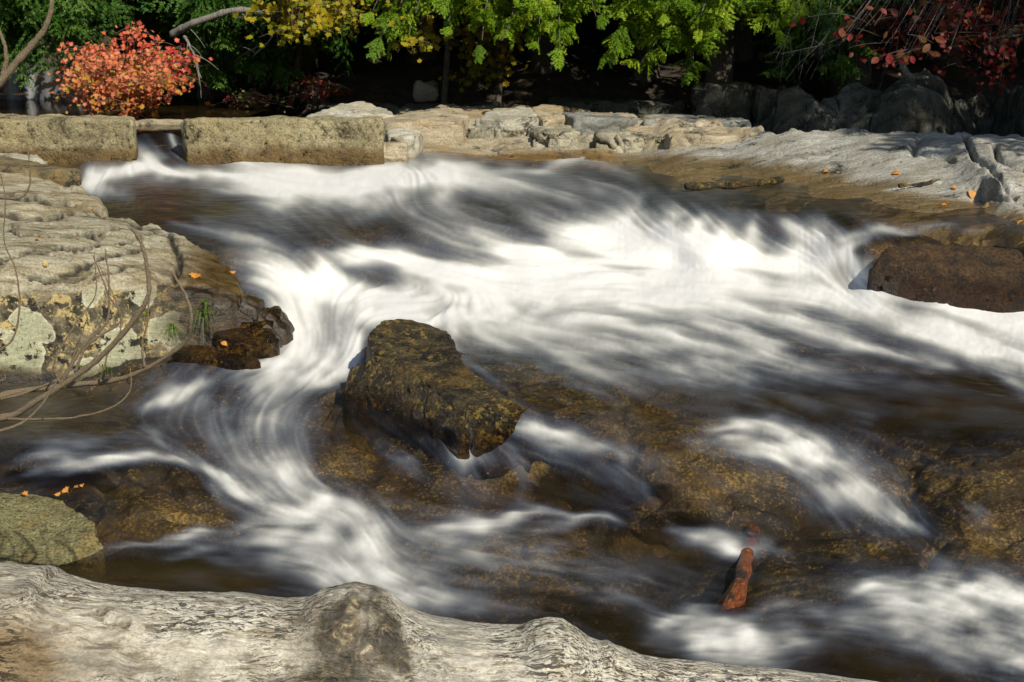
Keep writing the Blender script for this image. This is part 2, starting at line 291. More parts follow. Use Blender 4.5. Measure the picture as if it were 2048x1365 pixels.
# foam strands: (col, row, half width, strength) along the flow
FOAM = [
 [(262,285,6,.3),(280,310,12,.8),(310,330,20,1),(350,350,14,1),(420,362,9,.9)],
 [(330,345,10,1),(270,340,18,1),(225,346,16,.9),(190,360,20,.8),(140,378,9,.35)],
 [(165,330,8,.45),(185,350,18,.85),(210,372,15,.6),(255,388,8,.3)],
 [(235,352,4,.8),(330,350,5,.9),(430,358,8,.9),(520,366,12,.9)],
 [(348,262,6,.5),(352,280,7,.7),(350,300,8,.6)],
 [(296,262,10,.06),(304,280,10,.10),(312,300,12,.3)],
 [(370,300,6,.3),(420,312,10,.5),(480,320,10,.5),(540,335,8,.4)],
 [(395,345,10,.5),(440,325,12,.55),(500,340,20,.6),(560,358,20,.8)],
 [(460,352,14,.8),(560,362,20,.95),(650,362,24,1),(740,356,26,1),(830,345,24,1),(920,335,18,1),(1000,338,13,.7),(1060,345,9,.5),(1110,350,7,.35)],
 [(440,384,5,.5),(540,380,9,.75),(650,376,14,.9),(760,370,16,.9)],
 [(1080,346,6,.5),(1130,328,9,.7),(1180,323,8,.6),(1230,338,9,.4),(1290,365,10,.2)],
 [(860,350,16,.8),(800,370,18,.6),(700,388,14,.5),(600,404,10,.3),(480,415,8,.15)],
 [(900,350,16,.8),(960,372,18,.6),(1030,410,18,.45),(1090,445,16,.5),(1120,470,12,.5)],
 [(840,370,16,.6),(780,400,20,.35),(720,440,20,.2),(690,470,16,.12)],
 [(880,365,18,.6),(880,410,24,.42),(900,450,24,.4),(930,490,20,.5)],
 [(960,355,14,.5),(1060,375,16,.45),(1150,405,14,.32),(1220,440,10,.4)],
 [(700,365,14,.5),(600,390,14,.4),(560,420,24,.45),(600,460,18,.15)],
 [(1185,365,16,.55),(1230,372,14,.5),(1270,385,10,.3)],
 [(500,415,14,.35),(545,430,24,.5),(590,448,14,.25)],
 [(340,440,10,.2),(420,462,18,.35),(520,490,14,.2)],
 [(480,485,12,.2),(560,490,14,.25),(640,500,14,.35),(720,510,14,.6)],
 [(1310,385,8,.35),(1272,392,12,.8),(1262,420,20,1),(1250,455,24,1),(1230,490,26,1)],
 [(820,435,10,.5),(870,455,22,.5),(950,475,26,.7),(1030,500,26,.8)],
 [(1060,430,14,.4),(1110,440,22,.8),(1170,460,30,1),(1260,480,34,1),(1380,495,30,1),(1500,520,26,1),(1620,530,26,1)],
 [(690,505,12,.6),(760,512,20,.95),(860,530,32,1),(980,550,40,1),(1120,560,40,1),(1280,555,34,1),(1450,560,30,1),(1620,580,30,1),(1780,625,30,.95),(1900,670,26,.9),(2060,720,26,.95),(2300,780,26,.9)],
 [(1000,505,20,.8),(1100,520,30,1),(1300,525,34,1),(1500,545,26,1)],
 [(1100,590,24,1),(1000,600,26,1),(900,600,28,1),(800,600,28,.95),(720,590,28,.8),(650,575,24,.7)],
 [(1150,590,24,1),(1300,590,22,.95),(1450,610,22,.85),(1600,650,22,.7),(1750,700,18,.6),(1900,735,10,.4)],
 [(1000,620,18,.8),(900,628,10,.8),(820,632,12,.9),(740,640,18,.9)],
 [(1745,480,8,.5),(1712,500,14,.9),(1700,540,24,1),(1730,590,26,1),(1820,640,26,.95),(1950,690,24,.9),(2080,735,20,.8)],
 [(1835,607,5,.5),(1900,612,14,.8),(1980,630,28,1),(2080,660,40,1),(2300,720,40,1)],
 [(1800,596,8,.3),(1860,592,10,.4),(1950,590,10,.45),(2060,592,12,.45),(2300,600,12,.4)], [(1900,606,8,.6),(1960,606,12,.8),(2060,612,16,.8),(2300,640,20,.8)],
 [(1690,478,8,.5),(1740,466,9,.6),(1820,460,7,.6),(1950,464,4,.35)],
 [(1655,450,8,.5),(1690,470,10,.6),(1720,490,10,.7)],
 [(1620,445,14,.6),(1640,470,22,.9),(1655,510,26,1)],
 [(1575,440,10,.5),(1590,470,12,.8),(1610,520,22,1)],
 [(1510,432,10,.5),(1500,465,14,.8),(1500,510,22,1)],
 [(1450,445,14,.35),(1440,480,18,.7),(1440,520,24,1)],
 [(1400,440,14,.6),(1390,470,20,.9),(1385,510,24,1)],
 [(1340,425,14,.7),(1330,460,24,.95),(1320,500,26,1)],
 # flow over the great submerged rock
 [(860,640,8,.7),(950,640,14,.6),(1080,655,18,.5),(1220,690,20,.42),(1360,735,18,.28),(1500,775,12,.15)],
 [(1050,625,16,.7),(1200,640,20,.65),(1340,675,22,.55),(1480,715,20,.4),(1620,750,16,.28),(1750,775,10,.15)],
 [(1250,610,14,.7),(1400,640,18,.65),(1520,690,20,.6),(1640,735,14,.35),(1780,760,10,.25),(1950,780,8,.12)],
 [(1350,680,12,.5),(1450,740,14,.4),(1560,790,12,.22),(1650,815,8,.1)],
 [(890,645,6,.5),(905,690,7,.4),(940,740,9,.25),(1020,800,10,.16),(1100,860,8,.16)],
 [(950,665,8,.35),(1050,710,12,.26),(1150,770,12,.16),(1250,810,8,.1)],
 [(1040,672,10,.35),(1180,740,14,.28),(1300,800,12,.14)],
 [(1980,735,5,.4),(2010,750,8,.8),(2060,775,12,.9),(2200,830,16,.8)],
 # left fall
 [(480,575,14,.25),(520,560,20,.5),(580,560,22,.6),(640,575,22,.7)],
 [(500,525,14,.3),(550,530,20,.5),(600,560,20,.55),(610,600,22,.7),(625,650,24,.8),(640,700,22,1)],
 [(640,520,14,.6),(660,560,26,.8),(670,610,26,.8),(680,660,22,.9),(690,705,20,1)],
 [(560,590,16,.4),(575,640,20,.6),(600,690,22,.8),(620,725,20,1)],
 [(730,600,18,.9),(720,640,16,.9),(700,690,14,.9)],
 [(700,718,14,1),(640,728,20,1),(570,738,22,1),(500,738,16,.7),(440,748,12,.5),(390,768,14,.8),(330,795,16,.9),(280,815,14,.6)],
 [(680,745,16,.95),(620,765,26,.8),(560,795,26,.55),(520,840,24,.5),(530,890,26,.55),(570,940,26,.7),(590,975,14,.4)],
 [(600,760,26,.7),(500,790,24,.4),(440,830,24,.3),(450,880,22,.3),(480,930,14,.25)],
 [(480,760,20,.35),(400,800,26,.25),(330,845,20,.2)],
 [(500,930,14,.45),(560,925,24,.55),(620,950,18,.5)],
 [(290,862,8,.4),(315,875,10,.6),(350,898,13,.9),(395,930,15,1),(445,962,14,1),(510,995,15,1),(580,1015,20,1),(660,1018,26,1)],
 [(50,942,5,.4),(120,928,8,.75),(210,922,8,.8),(290,918,10,.85),(350,905,10,.9)],
 [(30,920,6,.3),(100,905,10,.4),(180,905,8,.35)],
 [(430,960,10,.4),(440,1000,12,.22),(500,1040,10,.3)],
 [(205,1085,3,.25),(290,1080,6,.6),(370,1070,8,.8),(440,1065,10,.8),(510,1045,16,.85),(600,1040,20,.9)],
 [(330,1105,6,.25),(430,1090,10,.4),(540,1080,18,.55),(640,1075,24,.7)],
 [(650,1010,18,.95),(700,1020,22,1),(730,1060,28,.95),(700,1110,32,.9),(690,1150,30,.7)],
 [(760,1045,18,.8),(740,1100,30,.9),(760,1140,32,.85),(800,1170,26,.6),(870,1195,18,.35),(960,1205,12,.2)],
 [(560,1110,16,.35),(640,1120,20,.5),(700,1160,26,.65),(770,1185,20,.5),(850,1225,14,.2)],
 [(830,1080,10,.3),(880,1065,16,.6),(950,1048,16,.95),(1010,1038,13,.9),(1065,1025,9,.8),(1110,1030,8,.5),(1140,1045,5,.3)],
 [(880,1090,14,.4),(940,1110,16,.3),(1020,1140,14,.2)],
 [(1060,1062,8,.4),(1110,1055,8,.55),(1160,1045,7,.55),(1210,1042,6,.45),(1250,1050,4,.2)],
 [(1150,1170,10,.15),(1230,1185,12,.25),(1310,1215,8,.25),(1350,1240,8,.3)],
 [(895,855,8,.5),(915,880,16,.65),(935,920,14,.55),(935,960,8,.3)],
 [(1000,855,6,.3),(1060,855,14,.55),(1110,875,16,.6),(1170,895,12,.5),(1225,905,12,.55),(1262,935,15,.7),(1285,962,8,.4)],
 [(985,860,10,.3),(1010,900,12,.3),(1040,950,10,.2),(1050,1000,10,.3)],
 [(760,905,12,.2),(820,930,12,.3),(840,950,6,.1)],
 # right lower plume
 [(1425,862,7,.5),(1470,845,15,.85),(1520,838,17,1),(1575,868,22,.95),(1640,905,26,.85),(1700,945,24,.8),(1750,990,22,.8),(1800,1035,14,.65),(1845,1075,7,.3)],
 [(1450,880,8,.5),(1530,895,14,.6),(1620,930,22,.6),(1700,985,22,.5),(1770,1035,14,.4)],
 [(1600,900,16,.6),(1640,940,20,.5),(1655,990,18,.4),(1665,1060,12,.25)],
 [(1380,880,10,.2),(1480,900,10,.4),(1570,925,10,.35),(1610,950,10,.3)],
 [(1330,1065,7,.2),(1380,1078,13,.65),(1430,1085,17,.9),(1480,1098,17,.8),(1530,1095,12,.6),(1560,1105,9,.3)],
 [(1330,1250,10,.8),(1380,1225,14,.75),(1420,1210,10,.4)],
 [(1420,1300,16,.4),(1470,1270,24,.75),(1530,1290,20,.6),(1590,1270,14,.35)],
 [(1380,1260,20,.6),(1430,1245,22,.75),(1480,1250,18,.6)], [(1400,1300,20,.5),(1450,1290,26,.7),(1510,1300,20,.5)],
 [(1500,1230,12,.45),(1560,1215,14,.5),(1640,1210,12,.35)],
 [(1690,1190,7,.7),(1750,1172,12,.95),(1820,1160,14,1),(1900,1165,24,1),(1990,1190,30,1),(2080,1225,34,1),(2300,1300,40,.9)],
 [(1750,1200,14,.5),(1840,1205,20,.75),(1940,1235,28,.8),(2060,1280,34,.7),(2300,1340,40,.6)],
 [(1650,1230,12,.25),(1780,1250,20,.35),(1920,1290,26,.35),(2080,1330,26,.3)],
 [(350,780,40,.25),(430,850,50,.3),(500,930,45,.3),(540,990,30,.3)],
 [(610,750,50,.45),(570,850,60,.42),(560,950,55,.42)],
 [(680,1060,40,.4),(850,1100,50,.3),(1080,1130,45,.25),(1300,1170,40,.2),(1450,1230,30,.15)],
 [(420,1100,25,.25),(600,1125,50,.38),(780,1160,55,.4),(900,1200,40,.25),(1050,1215,25,.12)],
 [(880,650,25,.35),(1100,700,50,.3),(1400,770,50,.25),(1700,810,40,.15),(2048,840,30,.1)],
 [(1480,850,35,.35),(1620,910,60,.36),(1740,990,60,.3),(1800,1050,30,.2)],
 [(890,860,30,.3),(930,920,40,.28),(960,980,30,.15)], [(1020,860,30,.25),(1140,890,40,.3),(1260,950,40,.28),(1300,1000,20,.1)],
 [(1640,1210,35,.3),(1850,1240,60,.4),(2100,1310,60,.35)], [(1330,1270,30,.3),(1480,1290,45,.35),(1650,1260,40,.2)],
 [(420,395,25,.2),(620,410,45,.28),(860,440,50,.3),(1000,470,40,.3)], [(1130,370,25,.3),(1280,400,40,.25),(1500,425,30,.2),(1650,445,20,.2)],
 [(470,520,40,.3),(560,560,50,.35),(560,640,40,.3)], [(0,880,25,.12),(150,885,25,.15),(300,880,20,.2)],
 [(1910,1010,10,.12),(1950,1030,18,.3),(1970,1050,12,.15)],
]
THIN = [(760,455,250,32,.85),(1060,425,120,26,.5),(1520,408,230,24,.9),(1330,362,90,20,.7),(360,425,230,24,.85),(315,278,26,14,.6),(640,490,90,14,.4),(1720,800,440,44,.75),(430,860,130,60,.35),(700,900,90,70,.55),(330,1010,150,34,.6),(1200,1180,260,40,.4),(250,1160,300,30,.6),(1100,960,200,40,.35),(1400,960,110,50,.5),(1930,950,130,60,.5),(560,870,40,30,.2),(1300,330,90,12,.6),(330,318,34,14,.6),(330,368,110,8,.55)]
GUIDE = [[(300,420),(600,470),(800,520)],[(900,380),(700,440),(600,500)],[(1200,380),(1500,395),(1750,450)],[(1000,700),(1300,800),(1500,860)],[(1300,700),(1700,800),(2100,860)],
 [(1600,760),(2100,800)],[(1300,900),(1500,1000)],[(700,800),(850,900),(1000,1000)],[(900,1100),(1200,1150),(1500,1250)],[(300,1150),(600,1180),(900,1250)],[(1600,1250),(2100,1340)],
 [(0,820),(200,840)],[(100,980),(300,1000),(480,1060)],[(1800,880),(2100,1000)],[(1300,1250),(1800,1330)],[(300,440),(150,420)],[(600,850),(700,930)],[(350,960),(300,1040)]]
Su = np.arange(-420, 2481, 6.); Sv = np.arange(240, 1480, 6.)
GU, GV = np.meshgrid(Su, Sv); dens = np.zeros_like(GU); fx = np.zeros_like(GU); fy = np.zeros_like(GU); gs = np.zeros_like(GU) + 1e-4
for st in FOAM + [[(a, b, 26, 0.) for a, b in g] for g in GUIDE]:
    st = np.array(st, float); n = max(8, int(np.hypot(*np.diff(st[:, :2], axis=0).T).sum() / 9)); c = catmull(st, n)
    t = np.gradient(c[:, :2], axis=0); t /= np.linalg.norm(t, axis=1)[:, None] + 1e-9
    x0, x1, y0, y1 = c[:, 0].min() - 210, c[:, 0].max() + 210, c[:, 1].min() - 180, c[:, 1].max() + 180
    i0, i1 = np.searchsorted(Su, [x0, x1]); j0, j1 = np.searchsorted(Sv, [y0, y1])
    gx, gy = GU[j0:j1, i0:i1], GV[j0:j1, i0:i1]; best = np.zeros_like(gx)
    for (a, b, wd, s), (tx, ty) in zip(c, t):
        d = np.hypot(gx - a, gy - b); wd = max(wd, 3)
        if s > .01: best = np.maximum(best, s * (1 + (d / (wd * 1.75)) ** 2) ** -3.0)
        g = np.exp(-(d / (wd + 30)) ** 2) * (.25 + s); gs[j0:j1, i0:i1] += g; fx[j0:j1, i0:i1] += g * tx; fy[j0:j1, i0:i1] += g * ty
    dens[j0:j1, i0:i1] = 1 - (1 - dens[j0:j1, i0:i1]) * (1 - np.clip(best, 0, .97))
nrm = np.hypot(fx, fy) + 1e-4; coh0 = sstep(.45, .92, np.hypot(fx, fy) / gs); fx = (fx + 3e-5) / nrm; fy = (fy + 1e-5) / nrm
wp = np.stack([U / 70, V / 38, U * 0], -1); wx = fbm(wp, 3, 61); wy = fbm(wp, 3, 62)
D = np.clip(upsample(dens, Su, Sv, U + 30 * wx, V + 17 * wy) - .03, 0, 1)
D = D * (1 - .32 * sstep(690, 790, V + .0 * U)) * (1 - .12 * sstep(470, 380, V))
COH = upsample(coh0, Su, Sv, U, V); FX = upsample(fx, Su, Sv, U, V); FY = upsample(fy, Su, Sv, U, V)
def lic(noise, L, h, norm=True):
    nu, nv = len(gu), len(gv); acc = noise * 0.; wsum = 0
    X0, Y0 = np.meshgrid(np.arange(nu, dtype=np.float32), np.arange(nv, dtype=np.float32))
    for sgn in (1, -1):
        x, y = X0.copy(), Y0.copy()
        for k in range(L):
            i = np.clip(np.rint(x), 0, nu - 1).astype(np.int32); j = np.clip(np.rint(y), 0, nv - 1).astype(np.int32)
            wk = 1 - k / L; acc += noise[j, i] * wk; wsum += wk
            x = x + sgn * FX[j, i] * h / 1.1; y = y + sgn * FY[j, i] * h
    r = acc / wsum; return (r - r.mean()) / r.std() if norm else r
def blur(a, n):
    for _ in range(n):
        a = (np.roll(a, 1, 0) + a * 2 + np.roll(a, -1, 0)) / 4; a = (np.roll(a, 1, 1) + a * 2 + np.roll(a, -1, 1)) / 4
    return a
def nz(n):
    b = blur(rng.rand(len(gv), len(gu)).astype(np.float32), n); return (b - b.mean()) / b.std()
L1 = blur(lic(nz(1), 12, 1.4), 1); L2 = lic(nz(5), 16, 1.7); L3 = lic(nz(30), 16, 2.)
cloud = fbm(np.stack([U / 90, V / 50, U * 0], -1), 4, 5); fine_c = fbm(np.stack([U / 34, V / 20, U * 0], -1), 4, 15)
Draw = D * (1 + .45 * cloud + .35 * fine_c); Dm = lic((D * (1 + .75 * cloud + .6 * fine_c)).astype(np.float32), 8, 1.4, False)
cl2 = lic(fine_c.astype(np.float32), 26, 2.0, False); cl2 = cl2 / (cl2.std() + 1e-6) * .33; Du = D * (1 + .30 * cloud + .55 * cl2)
Du = lic(Du.astype(np.float32), 10, 1.5, False); up_ = sstep(760, 660, V); Dm = Dm * (1 - up_) + Du * up_; cw = blur(COH, 6); Dm = Dm * cw + blur(Draw, 5) * (1 - cw)
mod = sstep(-.5, .6, fbm(np.stack([U / 160, V / 90, U * 0], -1), 2, 25))       # places with and without visible strands
for a_, b_, ru, rv, k_ in THIN:
    tm = 1 - k_ * np.exp(-((U - a_ + 30 * wx) / ru) ** 2 - ((V - b_ + 14 * wy) / rv) ** 2); Dm = Dm * tm; D = D * tm
D = lic(D.astype(np.float32), 7, 1.4, False)
streak = ((.09 * L1 + .20 * L2) * (.3 + .9 * mod) + .24 * L3) * cw
foam = Dm * (1 + .36 * streak * (1.2 - Dm)) + .02 * np.clip(L2 + L1, 0, 3) * (D > .04)
foam = np.clip(foam * 1.10 + .012 + .018 * L3 + .012 * L2 + .02 * cloud, 0, 1)
# how deep / murky the water is (column, row, radii, amount)
DEEP = [(1750,790,420,45,1.0),(1950,800,300,60,1.),(100,820,220,40,.8),(400,1160,420,60,1.),(150,880,140,24,.8),(1250,1220,350,70,.5),(1600,1310,500,70,.8),(1320,1100,160,60,.75),(330,425,230,26,.55),(700,860,120,40,.5),(120,970,180,20,.6),
 (1150,990,240,40,.55),(330,315,60,20,.5),(1500,420,180,22,.5),(1640,1040,80,40,.5),(1000,1130,260,50,.12),(560,440,200,20,.35),(850,790,0.1,0.1,0)]
murk = np.zeros_like(U)
for a, b, ru, rv, s in DEEP:
    murk = np.maximum(murk, s * np.exp(-((U - a) / ru) ** 2 - ((V - b) / rv) ** 2))
pxm = np.clip(Q(U, V, WATER)[..., 1], 3, 20) / FPX
lump = .5 * L3 + .35 * L2
WZF = WATER + pxm * (.6 * L2 + 1.2 * L3 + .2 * L1 + 2.2 * cloud) * np.clip(.35 + D, 0, 1)
W3 = Q(U, V, WATER); W3[..., 2] = W3[..., 2] + (WZF - WATER) * 1.6
# hollows so that banks and boulders stay dry
LEFT = [(-420,345),(0,350),(60,352),(120,368),(185,392),(205,412),(190,426),(235,440),(300,452),(345,470),(400,500),(450,530),(475,560),(480,590),(560,610),(585,650),(560,700),(540,722),(470,712),(400,738),(345,742),(300,752),(260,765),(150,776),(0,782),(-420,790)]
RIGHT = [(620,322),(760,318),(900,312),(1000,322),(1090,326),(1150,318),(1210,322),(1290,346),(1330,372),(1420,385),(1560,392),(1680,420),(1760,450),(1830,452),(1950,462),(2060,470),(2480,500),(2480,262),(1500,262),(1100,255),(620,262)]
inl = polydist(LEFT, U, V); inr = polydist(RIGHT, U, V); gap = (V < 330) & ~((U > 258) & (U < 372)) & (V < 300)
keepw = (inl < 14) & (inr < 56) & ~gap
F, used = grid_faces(len(gv), len(gu), keepw)
# --- water material
def water_material(nm, rgh, bmp):
    N = NT(nm)
    fo = N.attr('foam'); mk = N.attr('murk')
    fr = N.n('ShaderNodeFresnel'); fr.inputs['IOR'].default_value = 1.33
    gl = N.n('ShaderNodeBsdfGlossy'); gl.inputs['Roughness'].default_value = rgh; gl.inputs['Color'].default_value = (1, 1, 1, 1)
    rb = N.bump(N.noise(N.coord((1, 1.6, 1)), 4.5, 2, .5, .5), bmp, .06); N.l(rb, gl.inputs['Normal']); N.l(rb, fr.inputs['Normal'])
    tr = N.n('ShaderNodeBsdfTransparent'); N.l(N.ramp(mk, [(0., (.97, .92, .80)), (1., (.36, .27, .17))]), tr.inputs[0])
    df = N.n('ShaderNodeBsdfDiffuse'); N.l(N.mix(N.ramp(N.noise(N.coord(), 2.0, 4), [(.4, 0.), (.6, 1.)]), (.030, .018, .008), (.060, .042, .012)), df.inputs[0])
    m1 = N.n('ShaderNodeMixShader'); N.l(N.math('MULTIPLY', mk, .45), m1.inputs[0]); N.l(tr.outputs[0], m1.inputs[1]); N.l(df.outputs[0], m1.inputs[2])
    m2 = N.n('ShaderNodeMixShader'); N.l(N.math('MULTIPLY', fr.outputs[0], .75), m2.inputs[0]); N.l(m1.outputs[0], m2.inputs[1]); N.l(gl.outputs[0], m2.inputs[2])
    fd = N.n('ShaderNodeBsdfDiffuse'); N.l(N.ramp(fo, [(.0, (.24, .31, .50)), (.25, (.47, .54, .65)), (.50, (.74, .76, .74)), (.8, (.92, .92, .88)), (1., (.96, .96, .94))]), fd.inputs[0])  # blue at low foam is a painted skylight sheen on thin water
    ft = N.n('ShaderNodeBsdfTranslucent'); N.l(N.ramp(fo, [(0., (.5, .52, .5)), (1., (.85, .86, .8))]), ft.inputs[0])
    m3 = N.n('ShaderNodeMixShader'); m3.inputs[0].default_value = .25; N.l(fd.outputs[0], m3.inputs[1]); N.l(ft.outputs[0], m3.inputs[2])
    m4 = N.n('ShaderNodeMixShader'); N.l(N.ramp(fo, [(0., 0.), (.12, .10), (.35, .30), (.65, .66), (.92, .97), (1., .98)]), m4.inputs[0]); N.l(m2.outputs[0], m4.inputs[1]); N.l(m3.outputs[0], m4.inputs[2])
    return N.done(m4.outputs[0])
M_WATER = water_material('river_water', .28, .14); M_CALM = water_material('calm_water', .04, .02)
wat = link('water', mesh_np('water', W3.reshape(-1, 3)[used], F, M_WATER, {'foam': foam.ravel()[used], 'murk': murk.ravel()[used]}))
tag(wat, 'white and brown rapids rushing over rocks across the whole river', kind='structure')
# --- river bed
GOLD = [(700,905,55,30,.9),(1080,905,90,22,.9),(760,870,40,20,.7),(640,870,30,20,.5),(1440,850,60,25,1.),(1390,990,60,50,.6),(1500,960,90,30,.6),(1740,1095,60,16,1.),(1650,1170,120,22,1.),(1900,960,140,50,.5),(1950,1080,120,50,.5),(350,1040,120,30,.6),(250,970,60,20,.5),
 (1000,1115,190,50,.95),(1250,1140,130,36,.8),(1700,1260,300,50,.5),(1150,740,200,60,.45),(1300,820,160,50,.55),(450,500,50,30,.6),(620,520,30,12,.9),(300,368,70,10,.5),(850,420,180,40,.35),(780,1110,60,20,.6),(950,700,60,60,.5),(1450,900,150,60,.45),(330,290,30,20,.8),(860,1010,40,20,.4),(780,1000,60,20,.5),(1010,950,30,20,.5)]
gold = np.zeros_like(U)
for a, b, ru, rv, s in GOLD: gold = np.maximum(gold, s * np.exp(-((U - a) / ru) ** 2 - ((V - b) / rv) ** 2))
B0 = Q(U, V, WATER - .035 - .22 * murk ** 1.5)
bn = fbm(B0 * np.array([2.2, 2.2, 2.2]), 5, 3); f1, f2, cid = voro(B0 * 1.7 + .3 * fbm(B0 * 2, 3, 8)[..., None], 4)
bz = .05 * bn - .05 * np.exp(-((f2 - f1) / .10) ** 2) + .014 * ridged(B0 * 9, 3, 6)
near = sstep(12, 8, B0[..., 1])
B3 = B0.copy(); B3[..., 2] += np.minimum(bz, .022 + .2 * murk) * (.35 + .65 * near) - .012
keepb = (inl < 40) & (inr < 40) & ~gap
F, used = grid_faces(len(gv[::2]), len(gu[::2]), keepb[::2, ::2])
N = NT('wet_river_bed'); c = N.coord(); go = N.attr('gold')
f = N.noise(c, 3.2, 10, .70, .1); g2 = N.noise(c, 60, 4, .75); g3 = N.noise(N.coord((1, 1, 1)), 11, 9, .75, .1)
base = N.ramp(f, [(.34, (.006, .005, .005)), (.50, (.022, .016, .011)), (.61, (.062, .038, .018)), (.73, (.15, .095, .038))])
am = N.math('MULTIPLY', go, N.ramp(g3, [(.36, .1), (.58, 1.)]), clamp=True)
base = N.mix(N.math('MULTIPLY', am, .8), base, N.ramp(g2, [(.38, (.07, .045, .014)), (.50, (.28, .19, .045)), (.62, (.60, .45, .13))]))
spk = N.math('MULTIPLY', N.ramp(g2, [(.53, 0.), (.60, 1.)]), N.ramp(g3, [(.46, 0.), (.56, 1.)]))
base = N.mix(N.math('MULTIPLY', spk, .8), base, (.30, .20, .07))
M_BED = N.done(N.principled(base, .45, N.bump(N.math('ADD', g3, N.math('MULTIPLY', g2, .3)), .7, .03)))
bed = link('riverbed', mesh_np('riverbed', B3[::2, ::2].reshape(-1, 3)[used], F, M_BED, {'gold': gold[::2, ::2].ravel()[used]}))
tag(bed, 'brown bedrock bed of the river under the running water', kind='structure')

# ------------------------------------------------------------------ relief rocks (bank ledges)
def blurn(a, n):
    for _ in range(n):
        p = np.pad(a, 1, 'edge'); a = (p[:-2, 1:-1] + p[2:, 1:-1] + p[1:-1, :-2] + p[1:-1, 2:] + a) / 5
    return a
def relief(name, poly, zpts, mat, step=3.0, amp=.03, seed=0, drop=.5, pad=40, wetf=None, terr=None, strata=.02, vmin=None, extra=None, cracks=0.):
    poly = np.array(poly, float); a0, a1 = poly[:, 0].min() - pad, poly[:, 0].max() + pad; b0, b1 = poly[:, 1].min() - pad * .6, poly[:, 1].max() + pad
    us = np.arange(a0, a1, step); vs = np.arange(b0, b1, step); UU, VV = np.meshgrid(us, vs)
    t = TPS(zpts); c1 = np.arange(a0 - 16, a1 + 32, 14.); c2 = np.arange(b0 - 10, b1 + 20, 8.); A, B = np.meshgrid(c1, c2); Cz = t(A, B)
    for j in range(len(c2) - 2, -1, -1):
        Yn = depth_of(A[j + 1], B[j + 1], Cz[j + 1]); Yh = depth_of(A[j], B[j], Cz[j]); Cz[j] = np.where(Yh < Yn + .004, P(A[j], B[j], Yn + .004)[:, 2], Cz[j])
    Z = upsample(Cz, c1, c2, UU, VV)
    d = polydist(poly, UU, VV); d = d + 9 * fbm(np.stack([UU / 26, VV / 16, UU * 0 + seed], -1), 3, seed)
    W = Q(UU, VV, np.minimum(Z, CH - .35)); 
    nn = amp * fbm(W * np.array([1.3, 1.3, 1.3]), 5, seed) + strata * ridged(W * np.array([1.2, 3.2, 3.2]) + .4 * fbm(W * .8, 2, seed)[..., None], 4, seed + 5)
    if cracks:
        f1, f2, ci = voro(W * np.array([1.1, 2.6, 1.4]) + .35 * fbm(W * 1.5, 3, seed + 2)[..., None], seed)
        nn = nn - cracks * np.exp(-((f2 - f1) / .05) ** 2) + cracks * .9 * (ci - .5)
    if extra is not None: nn = nn + extra(UU, VV, W)
    drp = sstep(6, -34, d); W2 = W.copy(); W2[..., 2] += nn * (1 - .5 * drp) - drop * drp ** 1.5
    F, used = grid_faces(len(vs), len(us), d > -36)
    wet = np.clip(wetf(UU, VV, W2) if wetf else UU * 0, 0, 1); cav_shade = np.maximum(sstep(.008, .032, blurn(nn, 10) - nn), CRK.pop() if CRK else 0)  # hollows and crack lines marked for painted shade
    return mesh_np(name, W2.reshape(-1, 3)[used], F, mat, {'wet': wet.ravel()[used], 'cav_shade': cav_shade.ravel()[used]})
# --- left ledge: banded grey gneiss, lichen covered front
N = NT('left_ledge_rock'); c = N.coord(); st = N.coord((1.4, 4.0, 6), rot=(0, 0, .30))
sn = N.noise(st, 2.0, 9, .68, .7)
top = N.ramp(sn, [(.32, (.06, .05, .035)), (.43, (.25, .21, .12)), (.54, (.45, .41, .29)), (.68, (.62, .58, .44))])
top = N.mix(N.ramp(N.noise(c, 1.4, 6, .6), [(.45, 0.), (.75, .6)]), top, (.36, .26, .12))
fine = N.noise(c, 62, 4, .75); top = N.mix(.6, top, N.ramp(fine, [(.40, .25), (.52, .8), (.6, 1.)]), 'MULTIPLY')
cav_shade = N.attr('cav_shade'); top = N.mix(cav_shade, top, (.035, .03, .018))
# front: big pale green rosettes with rims, ochre crust, black lichen
cm = N.n('ShaderNodeMixRGB'); nd = N.n('ShaderNodeTexNoise'); nd.inputs['Scale'].default_value = 5; nd.inputs['Detail'].default_value = 4; N.l(c, nd.inputs['Vector'])
cm.inputs[0].default_value = .17; N.l(c, cm.inputs[1]); N.l(nd.outputs['Color'], cm.inputs[2])
vo = N.n('ShaderNodeTexVoronoi'); N.l(cm.outputs[0], vo.inputs['Vector']); vo.inputs['Scale'].default_value = 4.3; sc_ = N.n('ShaderNodeSeparateColor'); N.l(vo.outputs['Color'], sc_.inputs[0]); vd = N.math('ADD', vo.outputs['Distance'], N.math('MULTIPLY_ADD', sc_.outputs[0], .34, -.12))
nf = N.noise(c, 8, 8, .7, .5); nf2 = N.noise(c, 17, 8, .75, .4)
front = N.ramp(nf, [(.38, (.012, .012, .008)), (.50, (.10, .085, .05)), (.60, (.24, .20, .12))])
front = N.mix(N.ramp(nf2, [(.50, 0.), (.56, 1.)]), front, (.52, .40, .17))
front = N.mix(N.ramp(vd, [(.44, 1.), (.46, 0.)]), front, N.ramp(vd, [(.0, (.38, .39, .26)), (.38, (.42, .41, .26)), (.44, (.60, .57, .42))]))
front = N.mix(N.ramp(N.noise(c, 11, 7, .7), [(.56, 0.), (.60, 1.)]), front, (.014, .013, .008))
front = N.mix(.55, front, N.ramp(N.noise(c, 70, 5, .75), [(.38, .25), (.50, .8), (.6, 1.)]), 'MULTIPLY')
low = N.attr('low'); base = N.mix(N.attr('front'), top, front)
base = N.mix(low, base, N.ramp(nf2, [(.42, (.012, .010, .006)), (.55, (.06, .045, .012)), (.66, (.20, .12, .02))]))
